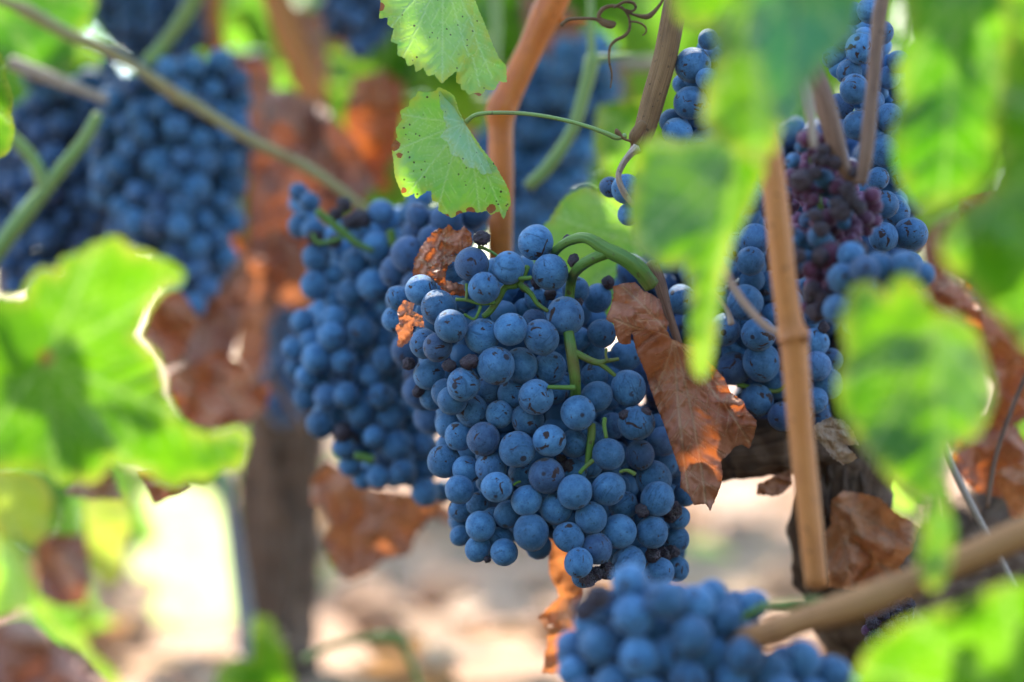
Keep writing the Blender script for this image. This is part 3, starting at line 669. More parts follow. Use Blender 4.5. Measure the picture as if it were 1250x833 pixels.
# tendrils
T = lambda pts: zc(560, 0, 4.167, pts)
tube_obj('tendril', [tube_px(T([(520, 130), (560, 100), (640, 95), (700, 100), (740, 120), (775, 132), (790, 118), (740, 105), (712, 85), (730, 50), (770, 32), (820, 36), (850, 60), (868, 100), (868, 150), (840, 185), (800, 205), (770, 240), (765, 310), (778, 380), (772, 450)]), [2.6, 2.4, 2, 2.4, 4.4, 4, 2, 1.9, 2.3, 2.8, 2.2, 2, 1.7, 1.7, 1.8, 2.2, 2, 1.7, 1.5, 1.2, .8], .93, n=10),
     tube_px(T([(850, 60), (900, 78), (955, 86), (985, 70), (1020, 30), (1050, -20)]), [1.5, 1.9, 3.4, 3, 2, 1.8], .93),
     tube_px(T([(790, 40), (840, 12), (885, 15), (900, 40), (880, 58), (850, 50)]), [1.6, 2, 2, 1.6, 1.5, 1.2], .925, n=12),
     tube_px(T([(868, 110), (915, 115), (950, 138), (952, 165), (935, 182)]), [1.3, 1.3, 1.2, 1, .8], .925)], M['cane_brown'], 'curly reddish brown tendril looping beside the striated cane', 'tendril')
tube_obj('tendril', [tube_px([(778, 180), (768, 190), (759, 203), (755, 217), (762, 236), (774, 252)], [6, 4.5, 4, 3.6, 4, 3], .895), tube_px([(776, 182), (765, 192), (757, 206), (756, 219), (765, 238)], [1.6]*5, .8925)], M['twig_grey'], 'grey brown twisted tendril curving over a dark grape below the knot', 'tendril')

#@@BUNCHES
# ------------------------------------------------------------------ grape bunches
MAIN = [(653.6,296,22),(671.8,332,23),(575.8,322.6,21),(620.5,327,20),(591,351.7,20),(553.6,329,17,1.5),(514,354,20),(486,364,15,1),(481.6,390,16,1),(535.5,376,22),(550.8,398,20.5),
(588.8,410,22),(623.4,402,20.5),(690,386,23),(660.5,412,21.5),(605.5,446.8,24),(517.6,420,19,.4),(534.3,424,18.5),(524,457,20),(566,469.5,20.5),(671.5,448.5,20.5,1),(635.7,446,21,1),
(654.5,485,22),(625.7,481,19,1),(543.6,480,18,.4),(527,486,15,1),(595.4,476,17,1),(677,477,17,1.2),(702.8,355,17,1),(729.9,364,17.5,1),(734.5,407,18,1),(707.7,414,14,2),(767,474,22.5),
(728,484.5,19,.5),(726,459,17,1.5),(764,434,20,2),(723.5,431,15,2),(651.5,394,16,1.5),(705.5,504.5,21.5),(551.9,489,18),(576.3,501.6,20,.7),(609.5,506,17,.7),(644,512,20,.7),
(670.6,537.6,20),(700.8,542,18,.8),(631,549,23),(590.2,536,21),(560.5,533,18,.4),(547.5,520,17,.9),(541.8,563.5,20.5),(569,573.6,18,.3),(599.4,571,20,.4),(667,581,22),(701.7,601,22),
(606,595,19.5,-.4),(561,598,18),(642.6,611,19),(678.6,621,20,.4),(619.6,628.4,17,.5),(648.4,650,22),(586.4,642.8,19),(602.3,634,15.5,.8),(583.5,615,14,1),(611,658.6,16,.8),(615.2,674.5,17,.2),
(583.5,670,16),(562,654,13,.8),(562,638,12,1.2),(562,622.6,15,.7),(636.9,579,17,1.4),(721.8,632.7,20),(694.5,656,18.5),(728.8,670,19),(706,687.4,18),(711.7,704,14,.6),(720,568,17,1.6),
(776.7,517,21.5),(809.8,539,18.5,.8),(743,555,19.5),(781,555.5,18.5,.6),(742.7,596.7,21.5),(798.3,585,22,1),(802.6,609.6,22),(760.8,617,18.5,1),(755.6,649,21.5),(796,650,20),(825.7,658.6,17,.8),
(768,686,21,.3),(804,699,19.5,.5),(825.7,694.6,16,.9),(836,604,14,1.2),(811,566,17,1.8),(806,520,16,1.6),(690,470,15,2.2),(722,530,16,2.2),(748,520,17,2),(655,365,15,2),(640,378,14,2.2),(700,575,16,1.5),(828,632,15,.4)]
z7 = lambda p: zc(460, 250, 3.471, p); z8 = lambda p: zc(640, 260, 3.471, p); z9 = lambda p: zc(660, 480, 3.471, p)
main_stalks = [
 ([(*p, y) for p, y in zip(z8([(540, 310), (480, 235), (420, 190), (340, 150), (270, 108), (200, 115), (150, 145), (122, 180)]), [.89, .888, .888, .89, .892, .897, .903, .915])], [10.5, 10.5, 10, 9, 7, 6.2, 5.8, 5]),
 ([(*p, y) for p, y in zip(z8([(350, 170), (270, 205), (220, 245), (200, 290), (190, 380), (184, 484)]), [.89, .892, .90, .910, .912, .905])], [7.5, 7, 6.4, 6, 6, 6]),
 ([(*p, y) for p, y in zip(z8([(183, 480), (195, 560), (208, 640), (218, 740), (205, 860)]), [.905, .902, .902, .905, .92])], [6.2, 7, 7.2, 6.6, 5.4]),
 ([(*p, .902) for p in z8([(210, 590), (260, 615), (310, 635), (350, 628), (400, 620)])], [5, 4.5, 4.2, 3, 2.2]),
 ([(*p, .902) for p in z8([(310, 632), (350, 660), (385, 690)])], [3.6, 3, 2.5]), ([(*p, .9) for p in z8([(352, 628), (345, 600), (348, 575)])], [2, 1.6, 1.8]),
 ([(*p, .895) for p in z8([(215, 740), (160, 740), (100, 738)])], [3.5, 3, 2.5]),
 ([(*p, .903) for p in z7([(640, 260), (600, 335), (545, 350), (515, 400), (480, 450), (450, 475)])], [3.5, 4.5, 4.2, 4.4, 4.2, 3.5]),
 ([(*p, .902) for p in z7([(600, 335), (650, 375), (680, 420), (725, 452)])], [4, 3.5, 2.8, 2.4]), ([(*p, .902) for p in z7([(430, 178), (470, 192), (515, 222), (580, 290)])], [2.4, 2, 1.8, 2.2]),
 ([(*p, .898) for p in z7([(335, 402), (380, 405), (440, 420), (500, 415)])], [2.4, 2.2, 2.2, 3]), ([(*p, .898) for p in z7([(380, 335), (382, 370), (378, 402)])], [2, 2, 2]), ([(*p, .898) for p in z7([(370, 465), (410, 485), (430, 460), (440, 430)])], [2, 1.8, 2, 2.2]),
 ([(*p, .898) for p in z7([(600, 312), (640, 312), (655, 308)])], [2.6, 3, 2.6]),
 ([(*p, .893) for p in z9([(272, 105), (270, 140), (278, 190)])], [2.8, 2.5, 2.2]), ([(*p, .905) for p in z9([(215, 130), (215, 180), (205, 250), (200, 300)])], [5, 5, 4.5, 4]),
 ([(*p, .9) for p in z9([(165, 340), (190, 312), (222, 285)])], [2.6, 2.8, 3]), ([(*p, .896) for p in z9([(335, 335), (360, 328), (385, 335), (400, 345)])], [2, 2.2, 2.6, 3]),
 ([(*p, .9) for p in zc(500, 480, 3.471, [(440, 390), (455, 380), (470, 375)])], [1.6]*3)]
main_raisins = [(588,291,8),(573,442,8),(548,446,7.5),(672,360,7),(690,378,8),(679,392,6),(705,370,6),(693,569,8),(784,624,8),(812,676,8),(822,672,8),(797,678,8),(717,705,10),(741,697,9),(728,700,8),(762,507,6),(725,489,5),(788,503,6),
 (499,444,7),(511,478,6),(820,625,12),(742,345,7),(752,312,7),(692,292,5),(700,318,6),(595,683,4),(685,560,5),(655,345,6),(640,352,5)]
bunch('big sharply focused blue grape bunch hanging in the middle with green stalks', MAIN, .900, .036, 'grape', main_stalks, main_raisins, (790, 345, .89), 150, (.026, .055), seed=5)

SECOND = [(364.5,235.5,12),(378,247.5,13),(366,276,15),(382.5,281,15),(387,313.5,19),(384,348,18),(465,259.5,17),(505.6,262.5,19),(459,301.5,19),(432,319.5,17),(463.5,321,15),(493.6,313.5,17),(456,348,20),(429,357,18),(487.5,343.5,16),
(442.5,405,19),(405,411,18),(409.5,388,16),(369,393,16),(409.5,335,14,1),(408,366,14,1),(358.5,425,15),(380,416,14),(513,240,16),(540,267,17),(525,277,16,.5),(564,267,16),(441,282,14),(501,291,16,.5),(474,372,16),(469.5,417,17),
(385.5,437.5,19),(420,440.5,17),(471,440,17),(480,457,17),(454.5,458.5,16),(373.5,485.5,16),(399,484,17),(423,482.5,16),(465,484,17),(441,503.5,18),(477,508,19),(391.5,518.5,18),(417,463,15,.6),(375,460,15),(457.5,533.5,14),(484.6,544,20),
(420,547,15),(427.6,568,14),(462,583,15),(444,584.6,14,.5),(492,577,17),(519,601,18),(517.6,544,17),(510,499,16),(498,472,16),(525,518.5,16),(439.5,532,13,1),(517.6,574,17,.6),(504,520,16,.6),(545,290,15,1),(580,275,15,1),(480,395,16,1),(500,400,15,1),(500,430,15,1),(430,385,15,1),(410,510,14,1),(360,450,13,1),(395,460,14,1),(440,425,15,1),(505,370,14,1),(540,600,14,1),(470,560,14,1)]
z4 = lambda p: zc(330, 180, 3.332, p)
bunch('softly blurred blue grape bunch hanging directly behind the big focused one', SECOND, 1.03, .035, 'grape', [([(*p, 1.02) for p in z4([(190, 260), (240, 300), (300, 350), (350, 390), (420, 420)])], [5, 5, 5, 4, 3]), ([(*p, 1.02) for p in z4([(290, 370), (200, 390), (170, 350)])], [3, 3, 2]), ([(*p, 1.02) for p in z4([(490, 340), (500, 400)])], [6, 5]), ([(434, 556, 1.02), (455, 562, 1.02)], [5, 6])],
      [(420,250,9),(440,268,11),(410,262,8),(385,290,9),(425,272,7),(418,528,10),(432,535,9),(408,295,8)], (470, 250, 1.04), 100, (.024, .05), seed=6)

RIGHT_LOW = [(921,292,20),(916,319,18),(909.4,369.3,22),(884,403,20.5),(832,366,19),(926,408,21),(929.6,442.6,23),(896,450,21),(924.5,488.7,20),(955,509,18),(995,418,18),(997,447,18),(995,489,16),(1012,468.5,18),(918,342.4,16,1),(877.5,367.6,18,1),
(993,383,13),(911,264,17,1),(897,428,17,1),(919,240,18,1),(950,470,18,1),(960,440,18,1),(940,350,18,1),(965,370,17,1),(870,430,18,1),(850,390,16,1),(885,330,18,1),(900,300,17,1),(990,350,16,1),(945,385,16,1),(975,500,17,.6),(905,395,14,1.5),(860,345,16,1),(1015,440,15,1),(1000,510,15,1)]
bunch('dark blue bunch hanging behind the tan cane and above the old wood', RIGHT_LOW, .925, .02, 'grape', [([(900, 470, .93), (945, 478, .93), (960, 470, .93)], [3, 3, 2])], [(935,356,7),(1005,400,6)], (930, 230, .95), 90, (.012, .035), seed=8)
UPRIGHT = [(1040.8,16.8,15),(1064,12.6,18),(1051,59,20),(1036.6,88,16),(1043,109,18),(1049,153.4,19.5),(1085,143,17),(1080.7,185,19),(1072,218.5,14),(1080.7,250,17),(1112,285.7,21),(1078.6,290,18),(1097,75.6,14),(1085,95,14,.8),(1060,190,15,1),(1065,125,15,1),(1075,40,16,1),
(1098,215,15,1),(1095,260,16,1),(1030,45,16,1),(1025,130,16,1),(1060,230,15,1),(1050,270,16,1),(1100,110,14,1),(1100,170,14,1),(1110,325,17),(1060,85,15,1.3),(1018,70,15,1.2)]
bunch('narrow upright column of blue grapes behind the straight brown twig', UPRIGHT, .90, .018, 'grape', [], [(1060,275,7)], (1070, -10, .92), 50, (.012, .03), seed=9)
BYCANE = [(846,79.6,22),(865,48,13),(863,97,14),(843,126,21),(819.6,148,15,.5),(827,162,19),(870,72,15,.6),(833.6,103,13,1),(856,140,18,1),(862,170,18,1),(880,110,18,1),(885,60,17,1),(880,150,17,1),(850,185,17,1)]
bunch('few blue grapes touching the brown striated cane', BYCANE, .915, .015, 'grape', [], [], (870, 30, .93), 20, (.012,.025), seed=10)
bunch('three dark grapes half hidden under the twisted tendril', [(765,231,19),(745,229,13,.8),(768,262,14,.4),(785,245,15,1)], .915, .01, 'grape', [([(790, 200, .92), (775, 222, .915)], [3, 3])], [], (790, 200, .92), 0, seed=11)
rg = np.random.RandomState(12); WITH = []
for _ in range(4000):
    y = rg.uniform(165, 385); xl = np.interp(y, [160, 200, 250, 330, 390], [985, 962, 955, 960, 985]); xr = np.interp(y, [160, 200, 250, 330, 390], [1005, 1040, 1075, 1045, 1010]); x = rg.uniform(xl, xr); r = rg.uniform(6.5, 13)
    if all((x-o[0])**2+(y-o[1])**2 > (r*.95)**2 for o in WITH): WITH.append((x, y, r, rg.choice([0, .4, .8])))
    if len(WITH) > 88: break
WITH += [(1013.6, 312, 18, 0), (1000, 290, 12, 0)]
wb = bunch('withered purple bunch of tiny shrivelled berries beside the tan cane', WITH, .835, .012, 'purple_berry', [([(990, 180, .85), (992, 215, .86), (1003, 260, .865), (1010, 330, .865), (1008, 390, .87)], [4, 4, 4, 3, 2]), ([(1030, 235, .85), (1045, 260, .86), (1040, 330, .86)], [4, 4, 3])],
      [(x, y, r*.95, .828) for x, y, r, l in WITH[:80:3]], (1010, 165, .86), 60, (.012, .02), seed=12)
for k_, ch in enumerate([c for c in wb.children if c.name.startswith('grape') and 'filling' not in c.name]):
    if k_ % 5 == 2: ch.data = GM['grape'][k_ % 4]; ch.scale = ch.scale*1.25
FRONT = [(1028.7,340.8,19),(1022,377.7,18),(1038.8,312,17,.6),(1055.6,330,19),(1074,326,19),(1105,325,19),(1034.5,336,17,1),(1090,345,18,.6),(1050,360,18,1),(1075,360,18,1),(1045,395,18,1),(1125,335,16,1)]
bunch('blurred blue grapes poking out above the hanging green leaf', FRONT, .815, .012, 'grape', [], [], (1070, 300, .83), 6, seed=13)
LOWB = [(769,711,23),(774,752,26),(735.5,738,21),(732,789,25),(698.6,789,20),(781,803,26),(813,732,24),(919,738,19),(885,757,24),(979,806,25),(1017,823,23),(850,738,24),(845,775,25),(868,798,24),(820,800,25,.4),(910,800,24),(940,820,24),(750,835,25),(700,820,20),(805,770,23,.6),(895,830,24),(840,830,24),(990,850,24),(870,725,18,.6),(790,728,20,.6),(755,775,20,.7),(720,760,20,.5),(955,850,24),(1040,845,22),(715,850,24),(790,850,25),(850,865,24),(910,865,24)]
bunch('low blurred dark blue bunch in front, under the diagonal cane', LOWB, .765, .025, 'grape', [([(962, 738, .76), (1000, 735, .76), (1040, 736, .765)], [8, 6, 5]), ([(885, 770, .775), (930, 742, .765), (965, 738, .76)], [4, 5, 7])], [(730,729,14,.752),(712,745,12,.752)], (960, 738, .77), 60, (.018, .038), seed=14)
bunch('big dark blurred bunch under the slanting thin cane', packed([(72, 200, 285), (110, 120, 305), (180, 108, 308), (250, 115, 300), (310, 150, 290), (375, 205, 262)], 16, 15), 1.17, .04, 'grape', [], [], (215, 70, 1.18), 120, (.012, .04), seed=15)
bunch('shadowy blurred bunch at the frame edge behind the olive shoot', packed([(95, 25, 120), (150, 10, 135), (230, -30, 140), (300, -30, 130), (355, -10, 90)], 17, 16), 1.22, .03, 'grape_shaded', [], [], (70, 90, 1.23), 90, (.012, .04), seed=16)
bunch('dim blurred bunch above the slanting cane, beside the pale green shoot', packed([(-30, 110, 250), (30, 112, 250), (70, 150, 250), (100, 190, 250)], 15, 17), 1.36, .03, 'grape_shaded', [], [], (180, -30, 1.37), 60, (.012, .04), seed=17)
bunch('dark blurred bunch peeking in at the top edge by the serrated leaf', packed([(-40, 380, 500), (0, 385, 485), (30, 395, 480), (60, 430, 478)], 14, 18), 1.3, .03, 'grape_shaded', [], [], (430, -40, 1.31), 12, seed=18)
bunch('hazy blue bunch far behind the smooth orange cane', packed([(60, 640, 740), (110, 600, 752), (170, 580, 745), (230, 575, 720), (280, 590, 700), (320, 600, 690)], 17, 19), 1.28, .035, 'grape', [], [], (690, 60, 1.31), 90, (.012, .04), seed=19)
bunch('shadowed bunch low behind, between the softly blurred bunch and the dry leaves', packed([(370, 325, 360), (430, 318, 372), (500, 325, 372), (530, 340, 366)], 15, 20), 1.3, .02, 'grape_shaded', [], [], (345, 365, 1.3), 10, seed=20)
bunch('small black dried bunch under the orange dry leaf', packed([(735, 1060, 1118), (760, 1052, 1112), (785, 1055, 1090)], 8, 21, 30), .92, .01, 'purple_berry', [], [(x, y, 8, .915) for x, y in ((1065, 760), (1080, 750), (1095, 745), (1108, 740), (1072, 775), (1088, 765), (1100, 757))], (1100, 730, .93), 0, seed=21)

bunch('shadowed dark bunch deep behind the withered purple berries', packed([(150, 930, 1110), (260, 880, 1130), (400, 860, 1110), (520, 900, 1060)], 19, 22), 1.0, .03, 'grape_shaded', [], [], (1020, 140, 1.01), 110, (.012, .04), seed=22)
bunch('shadowed grapes in the gap behind the shrivelled rust brown leaf', packed([(300, 790, 900), (350, 745, 910), (470, 765, 900), (560, 790, 870), (600, 800, 850)], 19, 23), .975, .02, 'grape_shaded', [], [], (850, 290, 1.0), 40, (.012, .035), seed=23)
bunch('dim grapes filling the gap where the focused and the blurred bunch meet', packed([(255, 500, 600), (330, 470, 560), (420, 480, 540), (520, 500, 545)], 18, 24), .985, .012, 'grape_shaded', [], [], (550, 250, 1.0), 40, (.012, .03), seed=24)
bunch('dim bunch joining the two dark blurred bunches under the thin cane', packed([(80, 40, 150), (160, 60, 165), (260, 70, 160), (340, 90, 150)], 16, 25), 1.33, .03, 'grape_shaded', [], [(120, 130, 8), (60, 280, 9), (100, 300, 8)], (100, 75, 1.34), 60, (.018, .04), seed=25)
bunch('shadowed bunch behind the dry clump, beside the bright gap', packed([(60, 255, 330), (130, 270, 330), (210, 280, 320)], 15, 26), 1.42, .03, 'grape_shaded', [], [], (295, 55, 1.43), 30, (.018, .04), seed=26)
#@@LEAVES
# ------------------------------------------------------------------ green leaves
zA = lambda p: zc(420, 0, 2.976, p)
L1a = zA([(140, -60), (132, 20), (128, 68), (160, 62), (158, 90), (182, 105), (170, 150), (195, 160), (195, 200), (222, 212), (232, 240), (255, 232), (262, 262), (288, 245), (305, 276), (328, 270), (355, 303), (378, 282), (402, 262), (435, 258), (440, 215), (478, 190), (476, 140), (470, 80), (468, 40), (480, -60)])
L1b = zA([(455, -60), (470, -10), (490, 40), (512, 92), (540, 165), (562, 212), (588, 240), (590, 300), (562, 295), (545, 328), (515, 325), (492, 350), (470, 338), (455, 345), (440, 328), (425, 325), (425, 305), (408, 300), (410, 262), (432, 240), (436, 205), (465, 180), (462, 60)])
traced_leaf('vine_leaf', 'pale green serrated leaf hanging from the top edge, dotted with dark specks', 'leaf', M['leaf_focus'], [L1b, L1a], .90, 31, group='in-focus green leaves', spacing=2.2,
    junction=(541, -40), tips=[(540, 101), (468, 45), (600, 95), (585, 105), (490, 75)], tilt=(.15, -.25), wave=(14, 80), pucker=4, vein_w=1.0, edge_w=15, teeth=(1.2, 6), dys=[lambda x, y: .006+(x-560)*.0001, lambda x, y: 0*x],
    dry=[(464, 8, 6), (582, 119, 5)])
L2a = zA([(345, 318), (335, 330), (320, 334), (300, 338), (268, 332), (262, 350), (240, 365), (236, 385), (204, 404), (212, 435), (188, 470), (195, 500), (172, 528), (180, 580), (185, 640), (205, 690), (215, 712), (230, 715), (255, 702), (262, 722), (280, 710), (300, 695), (318, 692), (320, 730), (345, 735), (342, 765), (392, 792), (420, 775), (450, 768), (490, 772), (520, 765), (532, 782), (550, 772), (565, 768), (580, 797), (590, 770), (605, 740), (600, 700), (585, 665), (570, 640), (548, 600), (500, 540), (440, 452), (410, 400), (400, 350), (380, 335)])
L2b = zA([(345, 333), (385, 343), (405, 365), (414, 400), (442, 455), (475, 520), (510, 570), (546, 606), (536, 634), (520, 628), (505, 637), (480, 610), (460, 612), (440, 600), (420, 570), (400, 568), (385, 552), (382, 530), (375, 515), (350, 500), (358, 485), (375, 465), (362, 430), (362, 405), (352, 398)])
traced_leaf('vine_leaf', 'bright green folded leaf with a brown scorched edge on a long thin petiole', 'leaf', M['leaf_focus'], [L2a, L2b], .905, 32, group='in-focus green leaves', spacing=2.0,
    petiole=([(764, 166, .900), (752, 168, .899), (740, 163, .898), (715, 154, .898), (680, 145, .899), (640, 139, .899), (600, 138, .90), (580, 141, .901), (569, 149, .903)], [3.4, 3.4, 2.9, 2.5, 2.5, 2.5, 2.5, 2.6, 3], M['shoot']),
    junction=(568, 150), tips=[(482, 185), (533, 262), (612, 258), (492, 140), (500, 235), (585, 257)], tilt=(0, 0), wave=(10, 70), pucker=4, vein_w=1.0, edge_w=12, teeth=(1.2, 6), fold=[(540, 110, 600, 215, .35, 8)],
    mat2=M['leaf_under'], slots=[0, 1],
    dys=[lambda x, y: .0030*np.clip((y-215)/40, 0, 1)**1.5, lambda x, y: -.0004-.00033*np.clip(((604-x)*.80-(204-y)*.56), 0, 60)],
    dry=[(483, 178, 8), (488, 190, 7), (545, 264, 6), (575, 258, 6), (600, 255, 7), (493, 233, 5), (560, 262, 6)])
zB = lambda p: zc(0, 280, 2.976, p)
LL = zB([(-120, 260), (0, 250), (60, 246), (95, 235), (92, 205), (112, 180), (150, 140), (185, 150), (215, 145), (222, 112), (250, 100), (300, 85), (330, 55), (370, 45), (410, 30), (440, 35), (465, 60), (490, 75), (540, 82), (575, 110), (615, 115), (672, 165), (662, 190), (650, 210), (600, 215), (562, 262), (540, 300), (520, 340), (500, 392), (540, 430), (565, 450), (590, 520), (605, 600), (650, 690), (700, 725), (760, 745), (820, 728), (868, 716), (905, 762), (890, 830), (872, 870), (800, 880), (740, 915), (690, 905), (640, 940), (600, 930), (540, 890), (480, 870), (400, 850), (370, 900), (330, 925), (280, 910), (220, 930), (170, 890), (120, 880), (40, 880), (-120, 880)])
traced_leaf('vine_leaf', 'large blurred bright green leaf with a pale notched margin beside the dry leaf clump', 'leaf', M['leaf'], [LL], .70, 33, group='blurred green leaves', spacing=5, junction=(57, 438), tips=[(220, 340), (300, 540), (120, 290), (-30, 560), (70, 600), (180, 590)], tilt=(-.25, .3), wave=(22, 110), pucker=5, vein_w=2.2, edge_w=16, teeth=(4, 16), fold=[(57, 438, 110, 620, .5, 12)], dry=[(55, 437, 9)])
zR = lambda p: zc(740, 0, 3.204, p)
RA1 = [(800, -60), (818, -15), (824, 22), (842, 36), (866, 30), (876, 60), (862, 108), (858, 150), (880, 172), (905, 190), (925, 202), (945, 186), (955, 150), (960, 100), (965, 40), (970, -60)]
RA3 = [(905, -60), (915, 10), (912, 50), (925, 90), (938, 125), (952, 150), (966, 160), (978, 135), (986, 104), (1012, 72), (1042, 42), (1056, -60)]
RA2 = [(782, 178), (800, 164), (830, 172), (858, 168), (885, 155), (910, 180), (936, 205), (922, 240), (912, 262), (896, 290), (888, 320), (880, 345), (876, 400), (866, 452), (856, 465), (845, 452), (842, 400), (842, 350), (836, 325), (808, 326), (790, 318), (775, 298), (768, 262), (770, 232), (775, 205)]
traced_leaf('vine_leaf', 'big blurred yellow green leaf arching over the tan cane', 'leaf', M['leaf'], [RA1], .69, 34, group='blurred green leaves', spacing=6, junction=(930, -30), tips=[(925, 202), (870, 60), (1010, 72), (860, 150)], tilt=(.35, -.2), wave=(26, 130), pucker=5, vein_w=2, edge_w=18, teeth=(3, 16), fold=[(905, -40, 930, 200, .55, 15)])
traced_leaf('vine_leaf', 'blurred green leaf with a long pale drooping tip over the grapes', 'leaf', M['leaf'], [RA2], .71, 35, group='blurred green leaves', spacing=5, junction=(900, 175), tips=[(856, 465), (775, 300), (790, 180), (880, 340)], tilt=(-.3, .1), wave=(22, 100), pucker=4, vein_w=2, edge_w=14, teeth=(2, 16), fold=[(905, 165, 850, 400, .7, 10)])
traced_leaf('vine_leaf', 'green blurred leaf with painted-in bluish sky reflection hanging from the top edge in front of the arching one', 'leaf', M['leaf_sky_tint'], [RA3], .655, 88, group='blurred green leaves', spacing=6, junction=(985, -50), tips=[(966, 160), (915, 50), (1030, 55)], tilt=(.3, -.3), wave=(24, 110), pucker=5, vein_w=2, edge_w=14, teeth=(3, 16), fold=[(985, -50, 966, 160, .5, 15)])
RB = [(1092, -60), (1102, 0), (1108, 50), (1096, 80), (1100, 125), (1088, 165), (1092, 205), (1108, 240), (1130, 264), (1150, 250), (1170, 246), (1190, 230), (1208, 205), (1216, 170), (1222, 130), (1230, 70), (1245, -60)]
traced_leaf('vine_leaf', 'blurred dark green leaf with yellow fringe next to the grape column', 'leaf', M['leaf_dark'], [RB], .69, 36, group='blurred green leaves', spacing=6, junction=(1165, -50), tips=[(1150, 255), (1095, 130), (1222, 130)], tilt=(-.2, .1), wave=(20, 100), pucker=5, vein_w=2, edge_w=20, teeth=(4, 18), fold=[(1165, -40, 1155, 250, .3, 15)])
RC = [(1228, -60), (1226, 0), (1240, 60), (1222, 110), (1210, 150), (1226, 190), (1205, 235), (1165, 262), (1148, 290), (1152, 318), (1180, 345), (1200, 370), (1220, 385), (1250, 425), (1310, 450), (1330, -60)]
traced_leaf('vine_leaf', 'pale mottled blurred leaf cut off by the frame edge', 'leaf', M['leaf'], [RC], .66, 37, group='blurred green leaves', spacing=6, junction=(1320, 150), tips=[(1165, 300), (1220, 110), (1250, 425)], tilt=(.2, .2), wave=(24, 90), pucker=5, vein_w=3, edge_w=16, teeth=(3, 16))
RD = [(1040, 352), (1062, 344), (1084, 362), (1092, 340), (1106, 334), (1124, 350), (1138, 380), (1168, 385), (1190, 402), (1205, 440), (1214, 490), (1196, 530), (1162, 546), (1150, 590), (1158, 622), (1166, 650), (1160, 690), (1150, 712), (1140, 724), (1122, 700), (1124, 650), (1130, 610), (1105, 604), (1078, 575), (1052, 542), (1030, 512), (1020, 470), (1034, 430), (1026, 390)]
traced_leaf('vine_leaf', 'bright blurred leaf hanging point down in front of the orange dry leaf', 'leaf', M['leaf'], [RD], .67, 38, group='blurred green leaves', spacing=5, junction=(1140, 400), tips=[(1142, 720), (1022, 470), (1212, 490), (1060, 550)], tilt=(.25, -.15), wave=(18, 90), pucker=5, vein_w=2, edge_w=14, teeth=(3, 16), fold=[(1140, 400, 1145, 720, .6, 10)], dry=[(1105, 350, 7)])
RE = [(1040, 870), (1048, 815), (1062, 790), (1082, 776), (1110, 756), (1130, 754), (1150, 744), (1175, 738), (1200, 724), (1230, 712), (1275, 706), (1330, 720), (1330, 880)]
traced_leaf('vine_leaf', 'bright green blurred leaf filling the corner under the diagonal cane', 'leaf', M['leaf'], [RE], .66, 39, group='blurred green leaves', spacing=5, junction=(1250, 860), tips=[(1110, 756), (1050, 815), (1230, 712)], tilt=(.2, .9), wave=(16, 80), pucker=5, vein_w=2, edge_w=14, teeth=(5, 16))
PB = [(672, 268), (690, 240), (715, 228), (740, 240), (765, 250), (790, 280), (800, 330), (790, 370), (760, 400), (720, 392), (690, 370), (655, 345), (640, 310), (656, 285)]
traced_leaf('vine_leaf', 'pale green leaf tucked behind the thick green peduncle', 'leaf', M['leaf_focus'], [PB], 1.0, 40, group='blurred green leaves', spacing=4, junction=(790, 300), tips=[(680, 265), (715, 230), (720, 350)], tilt=(.2, .2), wave=(10, 60), pucker=3, vein_w=1.5, edge_w=8, teeth=(3, 10))
LE = [(-40, 50), (-5, 58), (6, 75), (8, 95), (16, 120), (14, 140), (18, 160), (12, 185), (2, 192), (-40, 200)]
traced_leaf('vine_leaf', 'sliver of green leaf with a reddish margin at the frame edge', 'leaf', M['leaf'], [LE], .97, 41, group='blurred green leaves', spacing=4, junction=(-40, 120), tips=[(14, 150), (6, 80)], tilt=(.2, .1), wave=(8, 50), teeth=(2, 10))
def bl(pts, Y, seed, label, mat, J=None, tips=None, tilt=(0, 0), group='blurred green leaves', name='vine_leaf', wave=(20, 80), **kw):
    P = np.array(pts); c = P.mean(0); J = J or tuple(P[0]); tips = tips or [tuple(P[len(P)//3]), tuple(P[len(P)//2]), tuple(P[2*len(P)//3])]
    return traced_leaf(name, label, 'leaf', M[mat], [pts], Y, seed, group=group, spacing=kw.pop('spacing', 6), junction=J, tips=tips, tilt=tilt, wave=wave, pucker=4, vein_w=2, edge_w=12, teeth=(3, 14), **kw)
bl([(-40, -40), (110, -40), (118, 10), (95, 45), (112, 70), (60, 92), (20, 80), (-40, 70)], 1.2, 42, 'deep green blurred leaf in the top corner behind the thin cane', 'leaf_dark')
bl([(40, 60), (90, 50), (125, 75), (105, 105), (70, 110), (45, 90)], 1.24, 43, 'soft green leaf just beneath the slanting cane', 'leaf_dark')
zD = lambda p: zc(0, 553, 2.976, p)
bl(zD([(-60, 60), (60, 50), (150, 90), (192, 150), (180, 280), (130, 335), (60, 300), (0, 300), (-60, 220)]), 1.22, 44, 'yellowing blurred leaf drooping beneath the large bright leaf', 'leaf_yellow', tilt=(.2, .3))
bl(zD([(310, 120), (440, 150), (482, 250), (440, 330), (442, 450), (390, 485), (340, 420), (318, 300)]), 1.3, 45, 'olive green leaf hanging beside the overexposed pale patch', 'leaf_yellow')
bl(zD([(120, 560), (200, 520), (290, 520), (352, 580), (300, 650), (330, 720), (420, 800), (445, 860), (380, 840), (270, 715), (180, 640)]), 1.3, 46, 'ragged light green leaf low in the corner', 'leaf', tilt=(0, .6))
bl(zD([(-30, 300), (40, 300), (120, 460), (110, 555), (70, 575), (40, 605), (-30, 620)]), 1.25, 47, 'pale twisted leaf edge touching the frame beneath the yellowing leaf', 'leaf_focus', tilt=(.6, 0))
